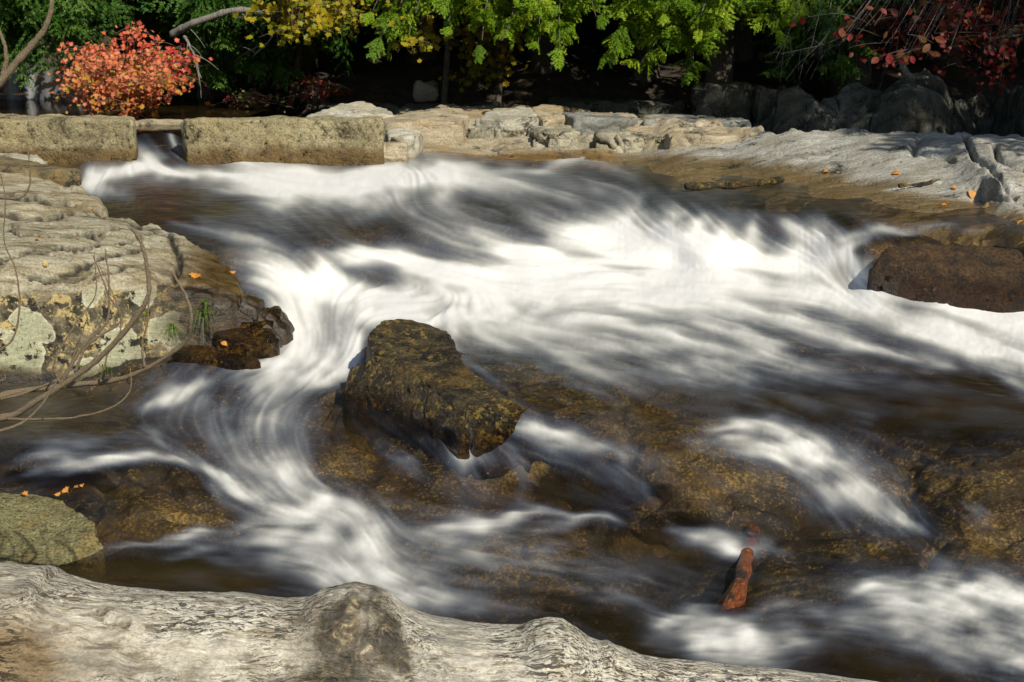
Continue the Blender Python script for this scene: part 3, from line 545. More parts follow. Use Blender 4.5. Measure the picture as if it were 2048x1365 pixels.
wa = N.attr('wet'); base = N.mix(wa, base, N.mix(1., base, (.28, .20, .10), 'MULTIPLY'))
M_LEFT = N.done(N.principled(base, N.math('MULTIPLY_ADD', wa, -.5, .85), N.bump(N.math('ADD', sn, N.math('MULTIPLY', fine, .15)), .7, .03)))
LZ = [(-420,345,.99),(0,350,.97),(100,365,.95),(190,400,.90),(0,400,.95),(-420,420,.95),(0,460,.92),(200,450,.89),(300,460,.85),(100,500,.89),(350,480,.83),(450,540,.72),(300,540,.80),(150,560,.82),(0,575,.82),(-420,575,.85),
 (0,592,.78),(150,590,.76),(250,575,.76),(340,560,.75),(400,570,.71),(470,585,.66),(-420,600,.78),(0,780,.17),(150,775,.17),(-420,790,.17),(250,760,.19),(330,690,.40),(350,620,.60),(420,620,.60),(480,610,.60),
 (400,690,.38),(360,700,.36),(480,690,.36),(540,700,.33),(560,630,.50),(400,735,.25),(470,710,.32),(340,740,.24),(260,690,.40),(200,680,.45),(100,690,.42),(0,690,.44),(620,660,.4),(600,600,.5)]
CRK = []
def left_extra(UU, VV, W):
    r = 0; ck = UU * 0
    for pts, dp in (([(0,395),(60,402),(120,410),(205,428)], .05), ([(0,458),(50,475),(110,480),(170,470),(185,478)], .06), ([(0,425),(60,440),(120,436)], .04), ([(200,470),(280,462),(340,475)], .03), ([(120,545),(200,520),(300,500)], .02), ([(335,470),(360,520),(350,560)], .03), ([(0,520),(90,505),(200,500),(330,470)], .02), ([(60,560),(170,550),(260,535)], .02), ([(-200,440),(-60,450),(30,455)], .05), ([(140,430),(200,440),(280,455)], .03)):
        c = catmull(np.array(pts, float) , 24); c[:, 1] += 3 * vnoise(np.stack([c[:, 0] / 18, c[:, 1] * 0, c[:, 0] * 0], -1), 5); dd = np.full(UU.shape, 1e9)
        for a, b in c: dd = np.minimum(dd, ((UU - a) / 1.6) ** 2 + ((VV - b)) ** 2)
        r = r - dp * 1.5 * np.exp(-dd / 12.); ck = np.maximum(ck, np.exp(-dd / (260. * dp + 8)) * (1 + .6 * vnoise(np.stack([UU / 9, VV / 5, UU * 0], -1), 3)))  # also paints a dark line along each crack, like shade in an undercut
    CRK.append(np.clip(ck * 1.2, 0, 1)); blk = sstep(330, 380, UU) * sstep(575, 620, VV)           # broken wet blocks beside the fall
    f1, f2, ci = voro(W * np.array([4.2, 4.2, 4.5]), 31)
    return r + blk * (.07 * (ci - .5) - .05 * np.exp(-((f2 - f1) / .09) ** 2))
def left_wet(UU, VV, W):
    return np.maximum(sstep(300, 440, UU + .55 * (VV - 520) * (VV < 600) + 30 * fbm(W * 3, 3, 2)) , sstep(.32, .2, W[..., 2]))
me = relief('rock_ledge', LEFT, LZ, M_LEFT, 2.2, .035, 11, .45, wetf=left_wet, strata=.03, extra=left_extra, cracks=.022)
co = np.empty(len(me.vertices) * 3, np.float32); me.vertices.foreach_get('co', co); co = co.reshape(-1, 3)
xx = co - np.array([0, 0, CH]); dn = xx[:, 1] * CP - xx[:, 2] * SP; PU = 1024 + FPX * xx[:, 0] / dn; PV = 682.5 - FPX * (xx[:, 1] * SP + xx[:, 2] * CP) / dn
edge = np.interp(PU, [-420, 0, 60, 250, 350, 480, 600], [598, 592, 594, 578, 565, 590, 600]) + 8 * vnoise(co * 9)
at = me.attributes.new('front', 'FLOAT', 'POINT'); at.data.foreach_set('value', (sstep(-3, 5, PV - edge) * sstep(440, 340, PU + 25 * vnoise(co * 6, 3))).astype(np.float32))
at = me.attributes.new('low', 'FLOAT', 'POINT'); at.data.foreach_set('value', np.maximum(sstep(725, 765, PV + 22 * vnoise(co * 7, 4)), sstep(250, 420, PU + 40 * vnoise(co * 6, 5)) * (PV > edge) * .8).astype(np.float32))
tag(link('rock_ledge', me), 'broad banded grey rock ledge on the left bank with pale lichen on its front face', 'rock ledge')
# --- right slab
M_SLAB = rock_material('pale_slab_rock', (.66, .65, .58), (.34, .32, .26), warm=(.40, .31, .17), strata=(1.6, 3.6, 3), rot=(0, 0, -.25), stain_amt=.22, warm_amt=.3, bump=1.1, speck=.45)
RZ = [(1150,316,.95),(1210,322,.93),(1290,348,.885),(1420,387,.865),(1560,392,.865),(1700,430,.838),(1830,455,.822),(1950,462,.815),(2060,470,.812),(2480,500,.81),
 (1200,296,1.0),(1350,290,1.06),(1500,283,1.13),(1500,272,1.15),(1600,265,1.24),(1750,264,1.27),(1880,272,1.27),(2048,275,1.27),(2480,285,1.3),(1500,330,.99),(1650,330,1.04),(1650,290,1.16),(1800,300,1.17),(1900,330,1.10),(1780,360,1.0),(2000,330,1.16),(1950,310,1.18),
 (1450,360,.90),(1600,375,.90),(1800,400,.92),(1950,380,1.0),(2048,400,.98),(1850,425,.88),(2048,440,.90),(2480,380,1.1),(2480,450,.9),(1300,315,.96),(2000,360,1.10),(2048,350,1.13),(1980,345,1.12),(1960,392,.95),(1720,395,.90)]
SLAB = [(1165,318),(1190,300),(1290,296),(1400,291),(1480,284),(1500,268),(1600,262),(1720,261),(1830,266),(1900,268),(2000,275),(2100,280),(2480,285),(2480,500),(2060,470),(1950,462),(1830,452),(1760,450),(1680,420),(1560,392),(1420,385),(1330,372),(1290,346),(1210,322)]
def slab_wet(UU, VV, W):
    line = np.interp(UU, [1100,1180,1300,1420,1560,1700,1800,2048,2480], [292,292,304,316,328,352,376,418,430]); return sstep(-16, 20, VV - line + 24 * fbm(W * np.array([2, 4, 4]), 4, 9))
def slab_extra(UU, VV, W):
    r = 0
    for pts, dp, wd in (([(1960,330),(1985,345),(2005,372),(2030,400)], .06, 20.), ([(1930,275),(1938,300),(1950,325)], .10, 14.), ([(1830,300),(1860,312),(1890,318),(1905,325)], .07, 20.), ([(1840,275),(1825,295),(1830,312)], .05, 20.), ([(1960,395),(1990,405),(2048,410)], .05, 12.), ([(1560,300),(1640,305),(1740,330)], .012, 30.),([(1700,362),(1780,370),(1860,365)], .02, 30.), ([(1990,300),(2000,325),(2048,335)],.08,18.)):
        c = catmull(np.array(pts, float), 26); dd = np.full(UU.shape, 1e9)
        for a, b in c: dd = np.minimum(dd, ((UU - a) / 1.3) ** 2 + ((VV - b)) ** 2)
        r = r - dp * np.exp(-dd / wd)
    lum = sstep(1880, 1960, UU) * sstep(440, 400, VV)
    return r + lum * .05 * ridged(W * np.array([2.6, 2.6, 2.6]), 3, 41)
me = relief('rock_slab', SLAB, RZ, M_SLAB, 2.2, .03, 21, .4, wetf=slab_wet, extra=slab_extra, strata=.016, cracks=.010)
tag(link('rock_slab', me), 'long sunlit pale grey rock slab sloping into the river on the right bank', 'rock slab')

# ------------------------------------------------------------------ sculpted rocks: prisms joined, remeshed, weathered
def prism(bm, top, zb, flare=1.05):
    top = [Vector(t) for t in top]; c = sum(top, Vector()) / len(top)
    tv = [bm.verts.new(t) for t in top]; bv = [bm.verts.new((c.x + (t.x - c.x) * flare, c.y + (t.y - c.y) * flare, zb)) for t in top]
    n = len(top); ft = bm.faces.new(tv); bm.faces.new(list(reversed(bv)))
    for i in range(n): bm.faces.new((tv[(i + 1) % n], tv[i], bv[i], bv[(i + 1) % n]))
    bmesh.ops.triangulate(bm, faces=[ft])
def sculpt(name, prisms, mat, voxel=.02, amp=.02, freq=3., seed=0, soft=2, wetz=None, strata=0., crack=0., pits=0., parent=None):
    bm = bmesh.new()
    for p in prisms: prism(bm, *p)
    bmesh.ops.recalc_face_normals(bm, faces=bm.faces)
    me = bpy.data.meshes.new('tmp'); bm.to_mesh(me); bm.free(); o = bpy.data.objects.new('tmp', me); COL.objects.link(o)
    r = o.modifiers.new('r', 'REMESH'); r.mode = 'VOXEL'; r.voxel_size = voxel
    s = o.modifiers.new('s', 'SMOOTH'); s.iterations = soft; s.factor = .5
    dg = bpy.context.evaluated_depsgraph_get(); m2 = bpy.data.meshes.new_from_object(o.evaluated_get(dg)); bpy.data.objects.remove(o); bpy.data.meshes.remove(me)
    n = len(m2.vertices); co = np.empty(n * 3, np.float32); m2.vertices.foreach_get('co', co); co = co.reshape(-1, 3).astype(float)
    no = np.empty(n * 3, np.float32); m2.vertices.foreach_get('normal', no); no = no.reshape(-1, 3)
    d = amp * fbm(co * freq, 5, seed) + amp * .5 * ridged(co * freq * 1.7, 3, seed + 4)
    if strata: d += strata * ridged(co * np.array([1.5, 1.5, 9]), 3, seed + 7)
    if crack:
        f1, f2, ci = voro(co * freq * .8 + .3 * fbm(co * freq, 3, seed)[:, None], seed); d += crack * ((ci - .5) * .8 - 1.2 * np.exp(-((f2 - f1) / .07) ** 2))
    if pits: 
        f1, f2, ci = voro(co * 22, seed + 2); d -= pits * sstep(.42, .15, f1) * (ci > .6)
    co = co + no * d[:, None]; m2.vertices.foreach_set('co', co.astype(np.float32).ravel())
    wv = sstep(wetz + .10, wetz - .03, co[:, 2] + .07 * fbm(co * 4, 3, 2)) if wetz is not None else np.zeros(n)
    at = m2.attributes.new('wet', 'FLOAT', 'POINT'); at.data.foreach_set('value', wv.astype(np.float32))
    m2.materials.clear(); m2.materials.append(mat); m2.polygons.foreach_set('use_smooth', np.ones(len(m2.polygons), bool)); m2.name = name; m2.update()
    return link(name, m2, parent)
M_BOULD = rock_material('mossy_wet_boulder', (.22, .165, .08), (.04, .032, .02), stain=(.010, .009, .008), warm=(.34, .20, .04), strata=(3, 5, 5), stain_amt=.75, warm_amt=.45, rough=.5, bump=1.4, scale=2.2, speck=.75, grain=60, spots=(.42, .29, .06))
M_BROWN = rock_material('dark_brown_boulder', (.13, .07, .022), (.03, .016, .007), stain=(.008, .006, .004), warm=(.13, .065, .014), strata=(3, 3, 3), stain_amt=.4, warm_amt=.45, rough=.75, bump=1., scale=2.5, speck=.8)
M_YEL = rock_material('yellow_green_boulder', (.40, .37, .17), (.22, .19, .07), stain=(.03, .025, .012), warm=(.42, .27, .07), strata=(2, 2, 2), stain_amt=.25, warm_amt=.35, rough=.8, bump=1., scale=3, speck=.8, grain=75)
M_BANK = rock_material('tan_bank_rock', (.58, .50, .36), (.30, .24, .14), warm=(.50, .34, .15), strata=(1.5, 2, 4), stain_amt=.35, warm_amt=.4, bump=.8, speck=.4)
M_PALE = rock_material('pale_bank_rock', (.60, .57, .46), (.36, .33, .25), warm=(.50, .40, .22), strata=(1.5, 2, 4), stain_amt=.2, warm_amt=.3, bump=.7, speck=.4)
M_GREY = rock_material('grey_bank_rock', (.34, .35, .32), (.15, .15, .13), warm=(.26, .20, .11), strata=(1.5, 2, 4), stain_amt=.25, warm_amt=.2, bump=.9, speck=.4)
M_JOINT = rock_material('jointed_bank_rock', (.56, .52, .38), (.24, .22, .15), warm=(.44, .34, .18), strata=(2, 2, 3), stain_amt=.45, warm_amt=.3, bump=1., speck=.5)
M_SHADE = rock_material('shade_dark_mossy_rock', (.20, .20, .16), (.06, .06, .045), stain=(.012, .02, .008), warm=(.14, .11, .06), strata=(3, 3, 2), stain_amt=.6, warm_amt=.3, bump=1., speck=.5)  # grey rock with moss, its colour darkened to paint in the deep shade
M_CONC = rock_material('old_concrete', (.46, .40, .23), (.26, .22, .12), stain=(.05, .04, .02), warm=(.40, .32, .16), strata=(2, 2, 2), stain_amt=.36, warm_amt=.55, rough=.9, bump=1., grain=55, scale=1.1, speck=.55)
# central boulder
o = sculpt('boulder', [([P(735,668,7.75), P(760,641,7.9), P(810,636,8.1), P(868,650,8.0), P(900,672,7.85), P(930,730,7.4), P(1010,790,7.0), Q(1100,835,.285), Q(1040,862,.25), P(950,835,6.75), P(820,735,7.3), P(745,710,7.55)], .05, 1.10),
    ([Q(880,690,.44), Q(1000,735,.36), Q(1120,800,.31), Q(1220,862,.24), Q(1290,945,.13), Q(1270,960,.11), Q(1190,912,.185), Q(1090,875,.235), Q(1000,858,.26), Q(930,815,.31)], .0, 1.0),
    ([P(745,712,7.5), P(820,740,7.25), P(940,838,6.7), P(920,862,6.7), P(790,812,7.2), P(690,782,7.5), P(700,735,7.6)], .05, 1.0)], M_BOULD, .013, .011, 5.0, 3, 3, wetz=.27, strata=.007, crack=.005)
tag(o, 'dark wet boulder with golden moss on it in the middle of the rapids', 'boulder')
# right brown boulder
o = sculpt('boulder', [([P(1770,488,9.4), P(1850,482,9.5), P(1950,489,9.52), P(2300,520,9.5), P(2300,535,9.35), P(2048,512,9.33), P(1900,500,9.33), P(1790,497,9.33)], .2, 1.05),
   ([P(1745,520,9.3), P(1762,502,9.42), P(1790,493,9.48), P(2300,530,9.48), P(2300,560,9.2), P(2048,542,9.16), P(1900,532,9.16), P(1790,530,9.17)], .2, 1.03),
   ([P(1750,548,9.25), P(1730,532,9.33), P(1765,515,9.45), P(2300,560,9.4), P(2300,600,9.02), P(2048,588,8.97), P(1930,582,8.98), P(1850,572,9.05), P(1790,560,9.16)], .2, 1.02)], M_BROWN, .022, .035, 2.0, 8, 14, wetz=.56, pits=.022)
tag(o, 'rounded dark brown boulder at the right edge beside the white rapids', 'boulder')
# bottom left yellow boulder
o = sculpt('boulder', [([Q(-300,1000,.14), Q(0,984,.13), Q(90,986,.12), Q(128,1000,.11), Q(165,1028,.09), Q(192,1046,.07), Q(186,1062,.06), Q(206,1092,.02), Q(185,1108,.0), Q(110,1130,-.02), Q(0,1152,.0), Q(-300,1160,.02)], -.25, 1.04)], M_YEL, .012, .012, 5, 12, 1, crack=.008)
tag(o, 'flat yellow green boulder with twig shadows on it at the lower left', 'boulder')
# low blocks left of the wall
M_LBLK = rock_material('lichen_spotted_block', (.28, .22, .10), (.10, .08, .04), warm=(.55, .30, .07), strata=(2, 2, 5), stain_amt=.5, warm_amt=.15, scale=1.6)
o = sculpt('rock_block', [([P(-300,296,13.1), P(0,312,12.9), P(60,322,12.8), P(160,338,12.5), P(158,345,12.2), P(60,336,12.25), P(0,330,12.3), P(-300,318,12.3)], .7, 1.0)], M_LBLK, .03, .02, 3, 15, 2, wetz=.88)
tag(o, 'low brown rock block with orange spots under the left concrete wall', 'rock block')
o = sculpt('rock_block', [([Q(-300,352,1.02), Q(0,360,1.0), Q(100,370,.97), Q(180,393,.93), Q(190,402,.92), Q(100,392,.94), Q(0,380,.97), Q(-300,372,1.0)], .7, 1.0)], M_LEFT, .03, .02, 3, 16, 2)
at = o.data.attributes.new('front', 'FLOAT', 'POINT'); at = o.data.attributes.new('low', 'FLOAT', 'POINT')
tag(o, 'thin pointed tan rock slab just above the pool on the left bank', 'rock slab')
# broken wet blocks beside the left fall
for k, (pl, zb, lab, sd2) in enumerate([
  ([Q(430,622,.55), Q(500,612,.56), Q(560,618,.54), Q(565,640,.49), Q(500,650,.48), Q(440,645,.49)], .2, 'square black wet block above the shiny one beside the left fall', 61),
  ([Q(425,655,.47), Q(540,655,.46), Q(560,680,.42), Q(540,692,.40), Q(440,690,.41)], .15, 'shiny black wet block glinting in the sun beside the left fall', 62),
  ([Q(350,688,.42), Q(430,692,.41), Q(520,715,.37), Q(500,724,.35), Q(380,716,.37), Q(340,704,.40)], .1, 'flat brown wet rock at the foot of the lichen face', 63),
  ([Q(240,738,.28), Q(320,730,.30), Q(370,745,.28), Q(330,762,.24), Q(260,765,.23)], .05, 'dark wet rock at the pool edge below the lichen face', 64)]):
    o = sculpt('wet_rock', [(pl, zb, 1.08)], M_BOULD, .014, .018, 6, sd2, 2, wetz=.9); tag(o, lab, 'rock', 'wet rocks beside the left fall')
# concrete walls
o = sculpt('dam_wall', [([P(-500,228,13.95), P(255,232,13.95), P(268,236,13.75), P(266,241,13.5), P(-500,240,13.5)], .75, 1.0)], M_CONC, .022, .026, 4.5, 25, 1, pits=.05, wetz=1.08)
tag(o, 'weathered concrete wall left of the spillway gap', 'concrete wall')
o = sculpt('dam_wall', [([P(372,240,13.5), P(362,247,13.62), P(372,237,13.9), P(765,234,13.95), P(766,241,13.5)], .75, 1.0)], M_CONC, .022, .026, 4.5, 26, 1, pits=.05, wetz=1.07)
tag(o, 'weathered concrete wall right of the spillway gap', 'concrete wall')
o = sculpt('rock_block', [([Q(-40,306,1.06), Q(40,300,1.08), Q(95,318,1.03), Q(80,330,1.0), Q(0,322,1.03)], .8, 1.0)], M_PALE, .03, .035, 5, 27, 1, crack=.03)
tag(o, 'crumbling pale stone under the left concrete wall', 'rock block')
# middle bank rocks: (top outline, bottom height, material, label)
BANK = [(690,322),(760,320),(820,318),(900,319),(1000,323),(1100,328),(1180,324),(1240,322),(1320,308),(1420,296),(1510,288),(1520,258),(1400,243),(1250,232),(1120,218),(1000,211),(900,214),(800,226),(760,240),(690,270)]
BZ = [(690,322,.935),(800,320,.94),(900,320,.94),(1000,324,.93),(1100,329,.92),(1200,326,.92),(1300,312,.93),(1420,300,.98),(1510,290,1.05),(690,285,1.03),(760,290,1.02),(850,290,1.04),(950,295,1.02),(1060,298,1.02),(1150,300,1.0),(1250,300,1.0),(1350,285,1.07),(1500,270,1.15),
 (800,256,1.15),(900,262,1.13),(1000,262,1.14),(1100,262,1.14),(1200,264,1.13),(1300,268,1.12),(1400,262,1.15),(1500,255,1.2),(800,226,1.25),(900,214,1.30),(1000,212,1.31),(1120,219,1.29),(1250,233,1.26),(1400,243,1.24),(1520,250,1.23),(700,255,1.15),(640,250,1.15),(640,320,.9)]
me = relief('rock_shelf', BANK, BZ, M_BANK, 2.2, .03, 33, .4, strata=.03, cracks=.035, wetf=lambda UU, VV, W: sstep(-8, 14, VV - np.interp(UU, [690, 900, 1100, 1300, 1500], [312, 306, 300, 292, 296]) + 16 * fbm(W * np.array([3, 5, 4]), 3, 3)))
tag(link('rock_shelf', me), 'stepped tan bedrock shelf at the water edge between concrete wall and pale slab', 'rock shelf')
MID = [
 ([P(600,236,15.2),P(640,222,15.6),P(690,204,16.2),P(730,203,16.4),P(770,216,16.0),P(800,232,15.4),P(720,240,15.0)],.8,'pale','pale rounded rock dome rising behind the right concrete wall',.05,8),
 ([P(765,236,15.2),P(830,222,15.6),P(880,215,15.9),P(925,218,15.9),P(938,232,15.4),P(925,243,14.8),P(860,243,14.7),P(770,248,14.6)],.9,'tan','rounded tan rock just right of the concrete wall end',.03,5),
 ([P(950,236,15.2),P(985,218,15.9),P(1060,211,16.3),P(1075,224,15.7),P(1078,236,15.1),P(1000,238,15.0)],.9,'pale','smooth cream rock in the middle of the far bank',.03,5),
 ([P(1062,213,16.3),P(1110,218,16.2),P(1128,232,15.4),P(1085,240,15.0),P(1070,230,15.4)],.9,'tan','cracked mossy rock right of the cream rock',.04,1),
 ([P(1120,228,16.2),P(1170,224,16.8),P(1270,230,16.8),P(1275,236,15.6),P(1230,238,15.3),P(1150,236,15.2)],.95,'grey','grey block half in tree shade behind the jointed rocks',.03,1),
 ([P(1285,234,16.4),P(1340,228,17.2),P(1480,236,17.0),P(1500,243,15.8),P(1400,243,15.6),P(1288,240,15.5)],.95,'grey','long low grey block in shade behind the pale slab',.03,1),
 ([P(1330,266,14.7),P(1400,256,15.0),P(1470,258,14.9),P(1500,268,14.4),P(1440,272,14.2),P(1340,270,14.3)],.9,'tan','low tan rock with black crust at the back of the slab',.03,2),
 ([P(690,283,13.95),P(760,284,13.95),P(815,284,13.95),P(813,288,13.65),P(750,289,13.62),P(692,289,13.62)],.85,'tan','wet brown rock block under the end of the right concrete wall',.02,1),
 ([P(772,262,14.4),P(808,257,14.6),P(845,262,14.5),P(828,272,13.95),P(805,276,13.85),P(778,270,14.)],.85,'pale','small square pale block in front of the rounded tan rock',.02,0),
 ([P(930,248,15.40),P(985,247,15.50),P(1045,248,15.40),P(1052,256,15.00),P(1000,258,14.90),P(935,256,15.00)],.9,'joint','jointed grey block above the water edge, the leftmost of three',.02,0),
 ([P(1058,256,15.10),P(1100,249,15.40),P(1160,258,15.20),P(1178,266,14.70),P(1120,268,14.55),P(1066,264,14.70)],.85,'joint','jointed cracked block in the middle of three',.03,0),
 ([P(1192,264,15.00),P(1250,260,15.30),P(1330,274,15.00),P(1333,279,14.65),P(1260,276,14.55),P(1195,270,14.60)],.85,'joint','jointed pale block next to the long slab, the rightmost of three',.03,0)]
MM = {'joint': M_JOINT, 'pale': M_PALE, 'tan': M_BANK, 'grey': M_GREY}
for k, (tp, zb, mt, lab, am, sf) in enumerate(MID):
    o = sculpt('bank_rock', [(tp, zb, 1.06)], MM[mt], (.018 if mt == 'joint' else .022), am * .7, 3.2 if mt != 'joint' else 5.5, 100 + k, sf, crack=.045 if mt == 'joint' else .025 if sf < 3 else .010, wetz=.93); tag(o, lab, 'rock')
# far shaded bank wall
FAR = [
 ([P(1385,180,17.6),P(1500,176,17.8),P(1500,168,18.4),P(1390,170,18.4)],.8,'large square shaded boulder beneath the hemlock trunk'),
 ([P(1510,180,17.4),P(1560,182,17.4),P(1570,176,18.2),P(1512,174,18.2)],.8,'narrow upright shaded rock right of the hemlock trunk'),
 ([P(832,165,19.5),P(874,162,19.6),P(872,160,19.9),P(834,162,19.9)],1.25,'pale square stone block standing in the dark woods'),
 ([P(1100,205,18.6),P(1370,205,18.4),P(1370,200,19.6),P(1100,200,19.6)],.8,'long dark rock shelf at the foot of the woods'),
 ([P(640,215,18.6),P(1000,208,18.6),P(1000,203,19.6),P(640,208,19.6)],.8,'low dark rock shelf behind the pale dome')]
for k, (tp, zb, lab) in enumerate(FAR):
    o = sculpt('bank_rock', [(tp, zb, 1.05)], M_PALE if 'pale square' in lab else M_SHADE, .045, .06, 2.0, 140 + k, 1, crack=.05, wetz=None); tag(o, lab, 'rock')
WALL = [(1560,190),(1600,182),(1640,205),(1680,192),(1700,175),(1760,178),(1790,182),(1810,160),(1850,152),(1880,170),(1892,200),(1930,205),(1960,196),(1975,215),(2010,180),(2048,172),(2480,165),(2480,285),(1560,278)]
def zy(u, v, Yv): return (u, v, float(P(u, v, Yv)[2]))
WLZ = [zy(u, v, 16.6 + .5 * (v < 200) - .25 * (v > 250) + d) for v in (140, 170, 200, 230, 255, 280) for u, d in ((1540, .5), (1620, .2), (1700, .35), (1760, 0.), (1830, -.35), (1880, -.2), (1925, .5), (1985, .9), (2040, -.3), (2480, -.5))]
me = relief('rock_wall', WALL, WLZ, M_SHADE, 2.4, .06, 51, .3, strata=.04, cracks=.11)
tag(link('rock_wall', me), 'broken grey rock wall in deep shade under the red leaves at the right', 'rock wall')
# upstream: pool, small ledges with a fall at the far left
def flat_water(name, poly, z, lab):
    a = np.array([q for q in poly]); bm = bmesh.new(); f = bm.faces.new([bm.verts.new(p) for p in a]); me = bpy.data.meshes.new(name); bm.to_mesh(me); bm.free(); me.materials.append(M_CALM)
    for k, val in (('foam', .0), ('murk', 1.)):
        at = me.attributes.new(k, 'FLOAT', 'POINT'); at.data.foreach_set('value', np.full(len(me.vertices), val, np.float32))
    o = link(name, me); tag(o, lab, kind='structure')
flat_water('upstream_water', [(-12, 14.42, 1.205), (-3.2, 14.42, 1.205), (-3.0, 21.5, 1.205), (-14, 21.5, 1.205)], 1.2, 'dark calm water above the concrete walls')
o = sculpt('rock_ledge', [([P(-300,196,21.3),P(0,190,21.4),P(130,196,21.3),P(135,188,23),P(-300,182,23)],.9,1.0)], M_BANK, .06,.05,2,71,2,crack=.05); tag(o,'brown rock ledge of the small fall far upstream behind the left wall','rock ledge')
o = sculpt('bank_rock', [([P(265,246,15.2),P(300,240,15.4),P(370,240,15.4),P(380,250,15.2),P(370,246,16.2),P(270,244,16.2)],1.1,1.0)], M_BANK, .03,.02,3,72,3); tag(o,'low brown rock seen through the spillway gap','rock')
# the upstream fall
nu_, nv_ = 160, 30; a = np.linspace(-260, 190, nu_); b = np.linspace(0, 1, nv_); A, Bq = np.meshgrid(a, b)
Pt = np.stack([(A - 1024) / FPX * 21.2, 21.25 - .25 * Bq ** .7, 1.72 + A * 0 - .56 * Bq ** 1.5], -1); Pt[..., 1] += .03 * vnoise(Pt * np.array([9, 0, 1]), 3)
F, used = grid_faces(nv_, nu_); fm = np.clip(.35 + .5 * fbm(Pt * np.array([7, 0, .6]), 4, 9), 0, 1) * sstep(0, .25, Bq)
o = link('waterfall', mesh_np('waterfall', Pt.reshape(-1, 3), F, M_WATER, {'foam': fm.ravel(), 'murk': (A * 0 + 1).ravel()})); tag(o, 'small shaded waterfall far upstream at the left', kind='structure')

# ------------------------------------------------------------------ ground: valley floor and wooded bank
def ground_z(x, y):
    r = -.6 + 2.2 * sstep(17.5, 21, y - .05 * x) + 9 * sstep(20, 48, y) + sstep(-6.5, -12, x) * (1.5 + 0 * y) + sstep(7, 12, x) * 1.8 + 1.2 * sstep(2.0, -3, y)
    return np.where((x < -3) & (x > -14) & (y > 14) & (y < 24), np.minimum(r, 1.0), r)
gx = np.concatenate([np.linspace(-400, -30, 12), np.linspace(-28, 28, 190), np.linspace(30, 400, 12)]); gy = np.concatenate([np.linspace(-400, -22, 10), np.linspace(-20, 50, 240), np.linspace(60, 600, 12)])
X, Yg = np.meshgrid(gx, gy); Zg = ground_z(X, Yg); pp = np.stack([X, Yg, Zg], -1); Zg = Zg + .35 * fbm(pp * np.array([.5, .5, 0]), 4, 77) * sstep(14, 19, Yg)
F, used = grid_faces(len(gy), len(gx))
N = NT('forest_floor'); c = N.coord(); f = N.noise(c, 5, 8, .7)
M_GR = N.done(N.principled(N.ramp(f, [(.35, (.02, .018, .012)), (.55, (.06, .045, .026)), (.68, (.13, .08, .045))]), .95, N.bump(f, 1., .1)))
g = link('ground', mesh_np('ground', np.stack([X, Yg, Zg], -1).reshape(-1, 3), F[:, ::-1], M_GR)); tag(g, 'dark leaf littered forest floor beyond the river', kind='structure')

# ------------------------------------------------------------------ foliage
def quads(cen, ax, nrm_, L, Wd):
    """diamond leaves: long axis ax, face normal nrm_"""
    s = np.cross(nrm_, ax); s /= np.linalg.norm(s, axis=1)[:, None] + 1e-9
    L = np.asarray(L)[:, None] if np.ndim(L) else L; Wd = np.asarray(Wd)[:, None] if np.ndim(Wd) else Wd
    V_ = np.stack([cen - ax * L * .5, cen + s * Wd * .5, cen + ax * L * .5, cen - s * Wd * .5], 1).reshape(-1, 3)
    n = len(cen); F_ = np.arange(n * 4).reshape(n, 4); return V_, F_
def unit(v): return v / (np.linalg.norm(v, axis=-1, keepdims=True) + 1e-9)
def bough(L, seed, size=.035):
    """one drooping hemlock spray along +X: side shoots with gaps, short needles shoots on each"""
    r = np.random.RandomState(seed); cen, ax, nn = [], [], []
    for side in (-1, 1):
        t = .08 + .05 * r.rand()
        while t < 1.02:
            bl = L * .50 * (1 - t * .70) * (.55 + .7 * r.rand()); ang = side * (.62 + .35 * r.rand()); dz = -.10 - .35 * r.rand()
            base = np.array([L * t, .03 * math.sin(5 * t + seed), -.20 * L * t * t]); d = np.array([math.cos(ang), math.sin(ang), dz]); m = max(3, int(bl / (size * .55)))
            for q in np.linspace(.08, 1, m):
                p = base + d * bl * q + np.array([0, 0, -.30 * bl * q * q]); ln = 1.1 * (1 - .7 * q)
                for s2 in (-1, 1):
                    a2 = ang + s2 * (.75 + .3 * r.rand()); dr = np.array([math.cos(a2), math.sin(a2), -.35 + .3 * r.randn()])
                    for e in ((.5,) if ln < .85 else (.5, 1.3)): cen.append(p + dr * size * e * .9 + r.randn(3) * size * .10); ax.append(dr + r.randn(3) * .2); nn.append([.35 * r.randn(), .35 * r.randn(), 1])
            t += .12 + .08 * r.rand()
    return np.array(cen), unit(np.array(ax)), unit(np.array(nn))
BT = [bough(1.0, s) for s in range(6)]
def place_boughs(specs, size=.05, aspect=.32, seed=0):
    """specs: (base position, direction xy angle, droop, scale)"""
    r = np.random.RandomState(seed); Vs, Fs, R, n = [], [], [], 0
    for (p, yaw, dr, sc) in specs:
        cen, ax, nn = BT[r.randint(len(BT))]; roll = r.randn() * .6
        M = np.array(Matrix.Rotation(yaw, 3, 'Z') @ Matrix.Rotation(dr, 3, 'Y') @ Matrix.Rotation(roll, 3, 'X'))
        c_ = cen @ M.T * sc + np.array(p); a_ = ax @ M.T; n_ = nn @ M.T; k = len(c_)
        v_, f_ = quads(c_, a_, n_, size * (.7 + .6 * r.rand(k)), size * aspect * (.8 + .5 * r.rand(k)))
        Vs.append(v_); Fs.append(f_ + n); n += len(v_); tint = r.rand() * .5; R.append(np.repeat(np.clip(tint + .5 * r.rand(k), 0, 1), 4))
    return np.concatenate(Vs), np.concatenate(Fs), np.concatenate(R)
M_HEM = leaf_material('hemlock_needles', [(0., (.02, .06, .02)), (.5, (.05, .13, .03)), (.85, (.10, .20, .03)), (1., (.18, .27, .05))], .3)
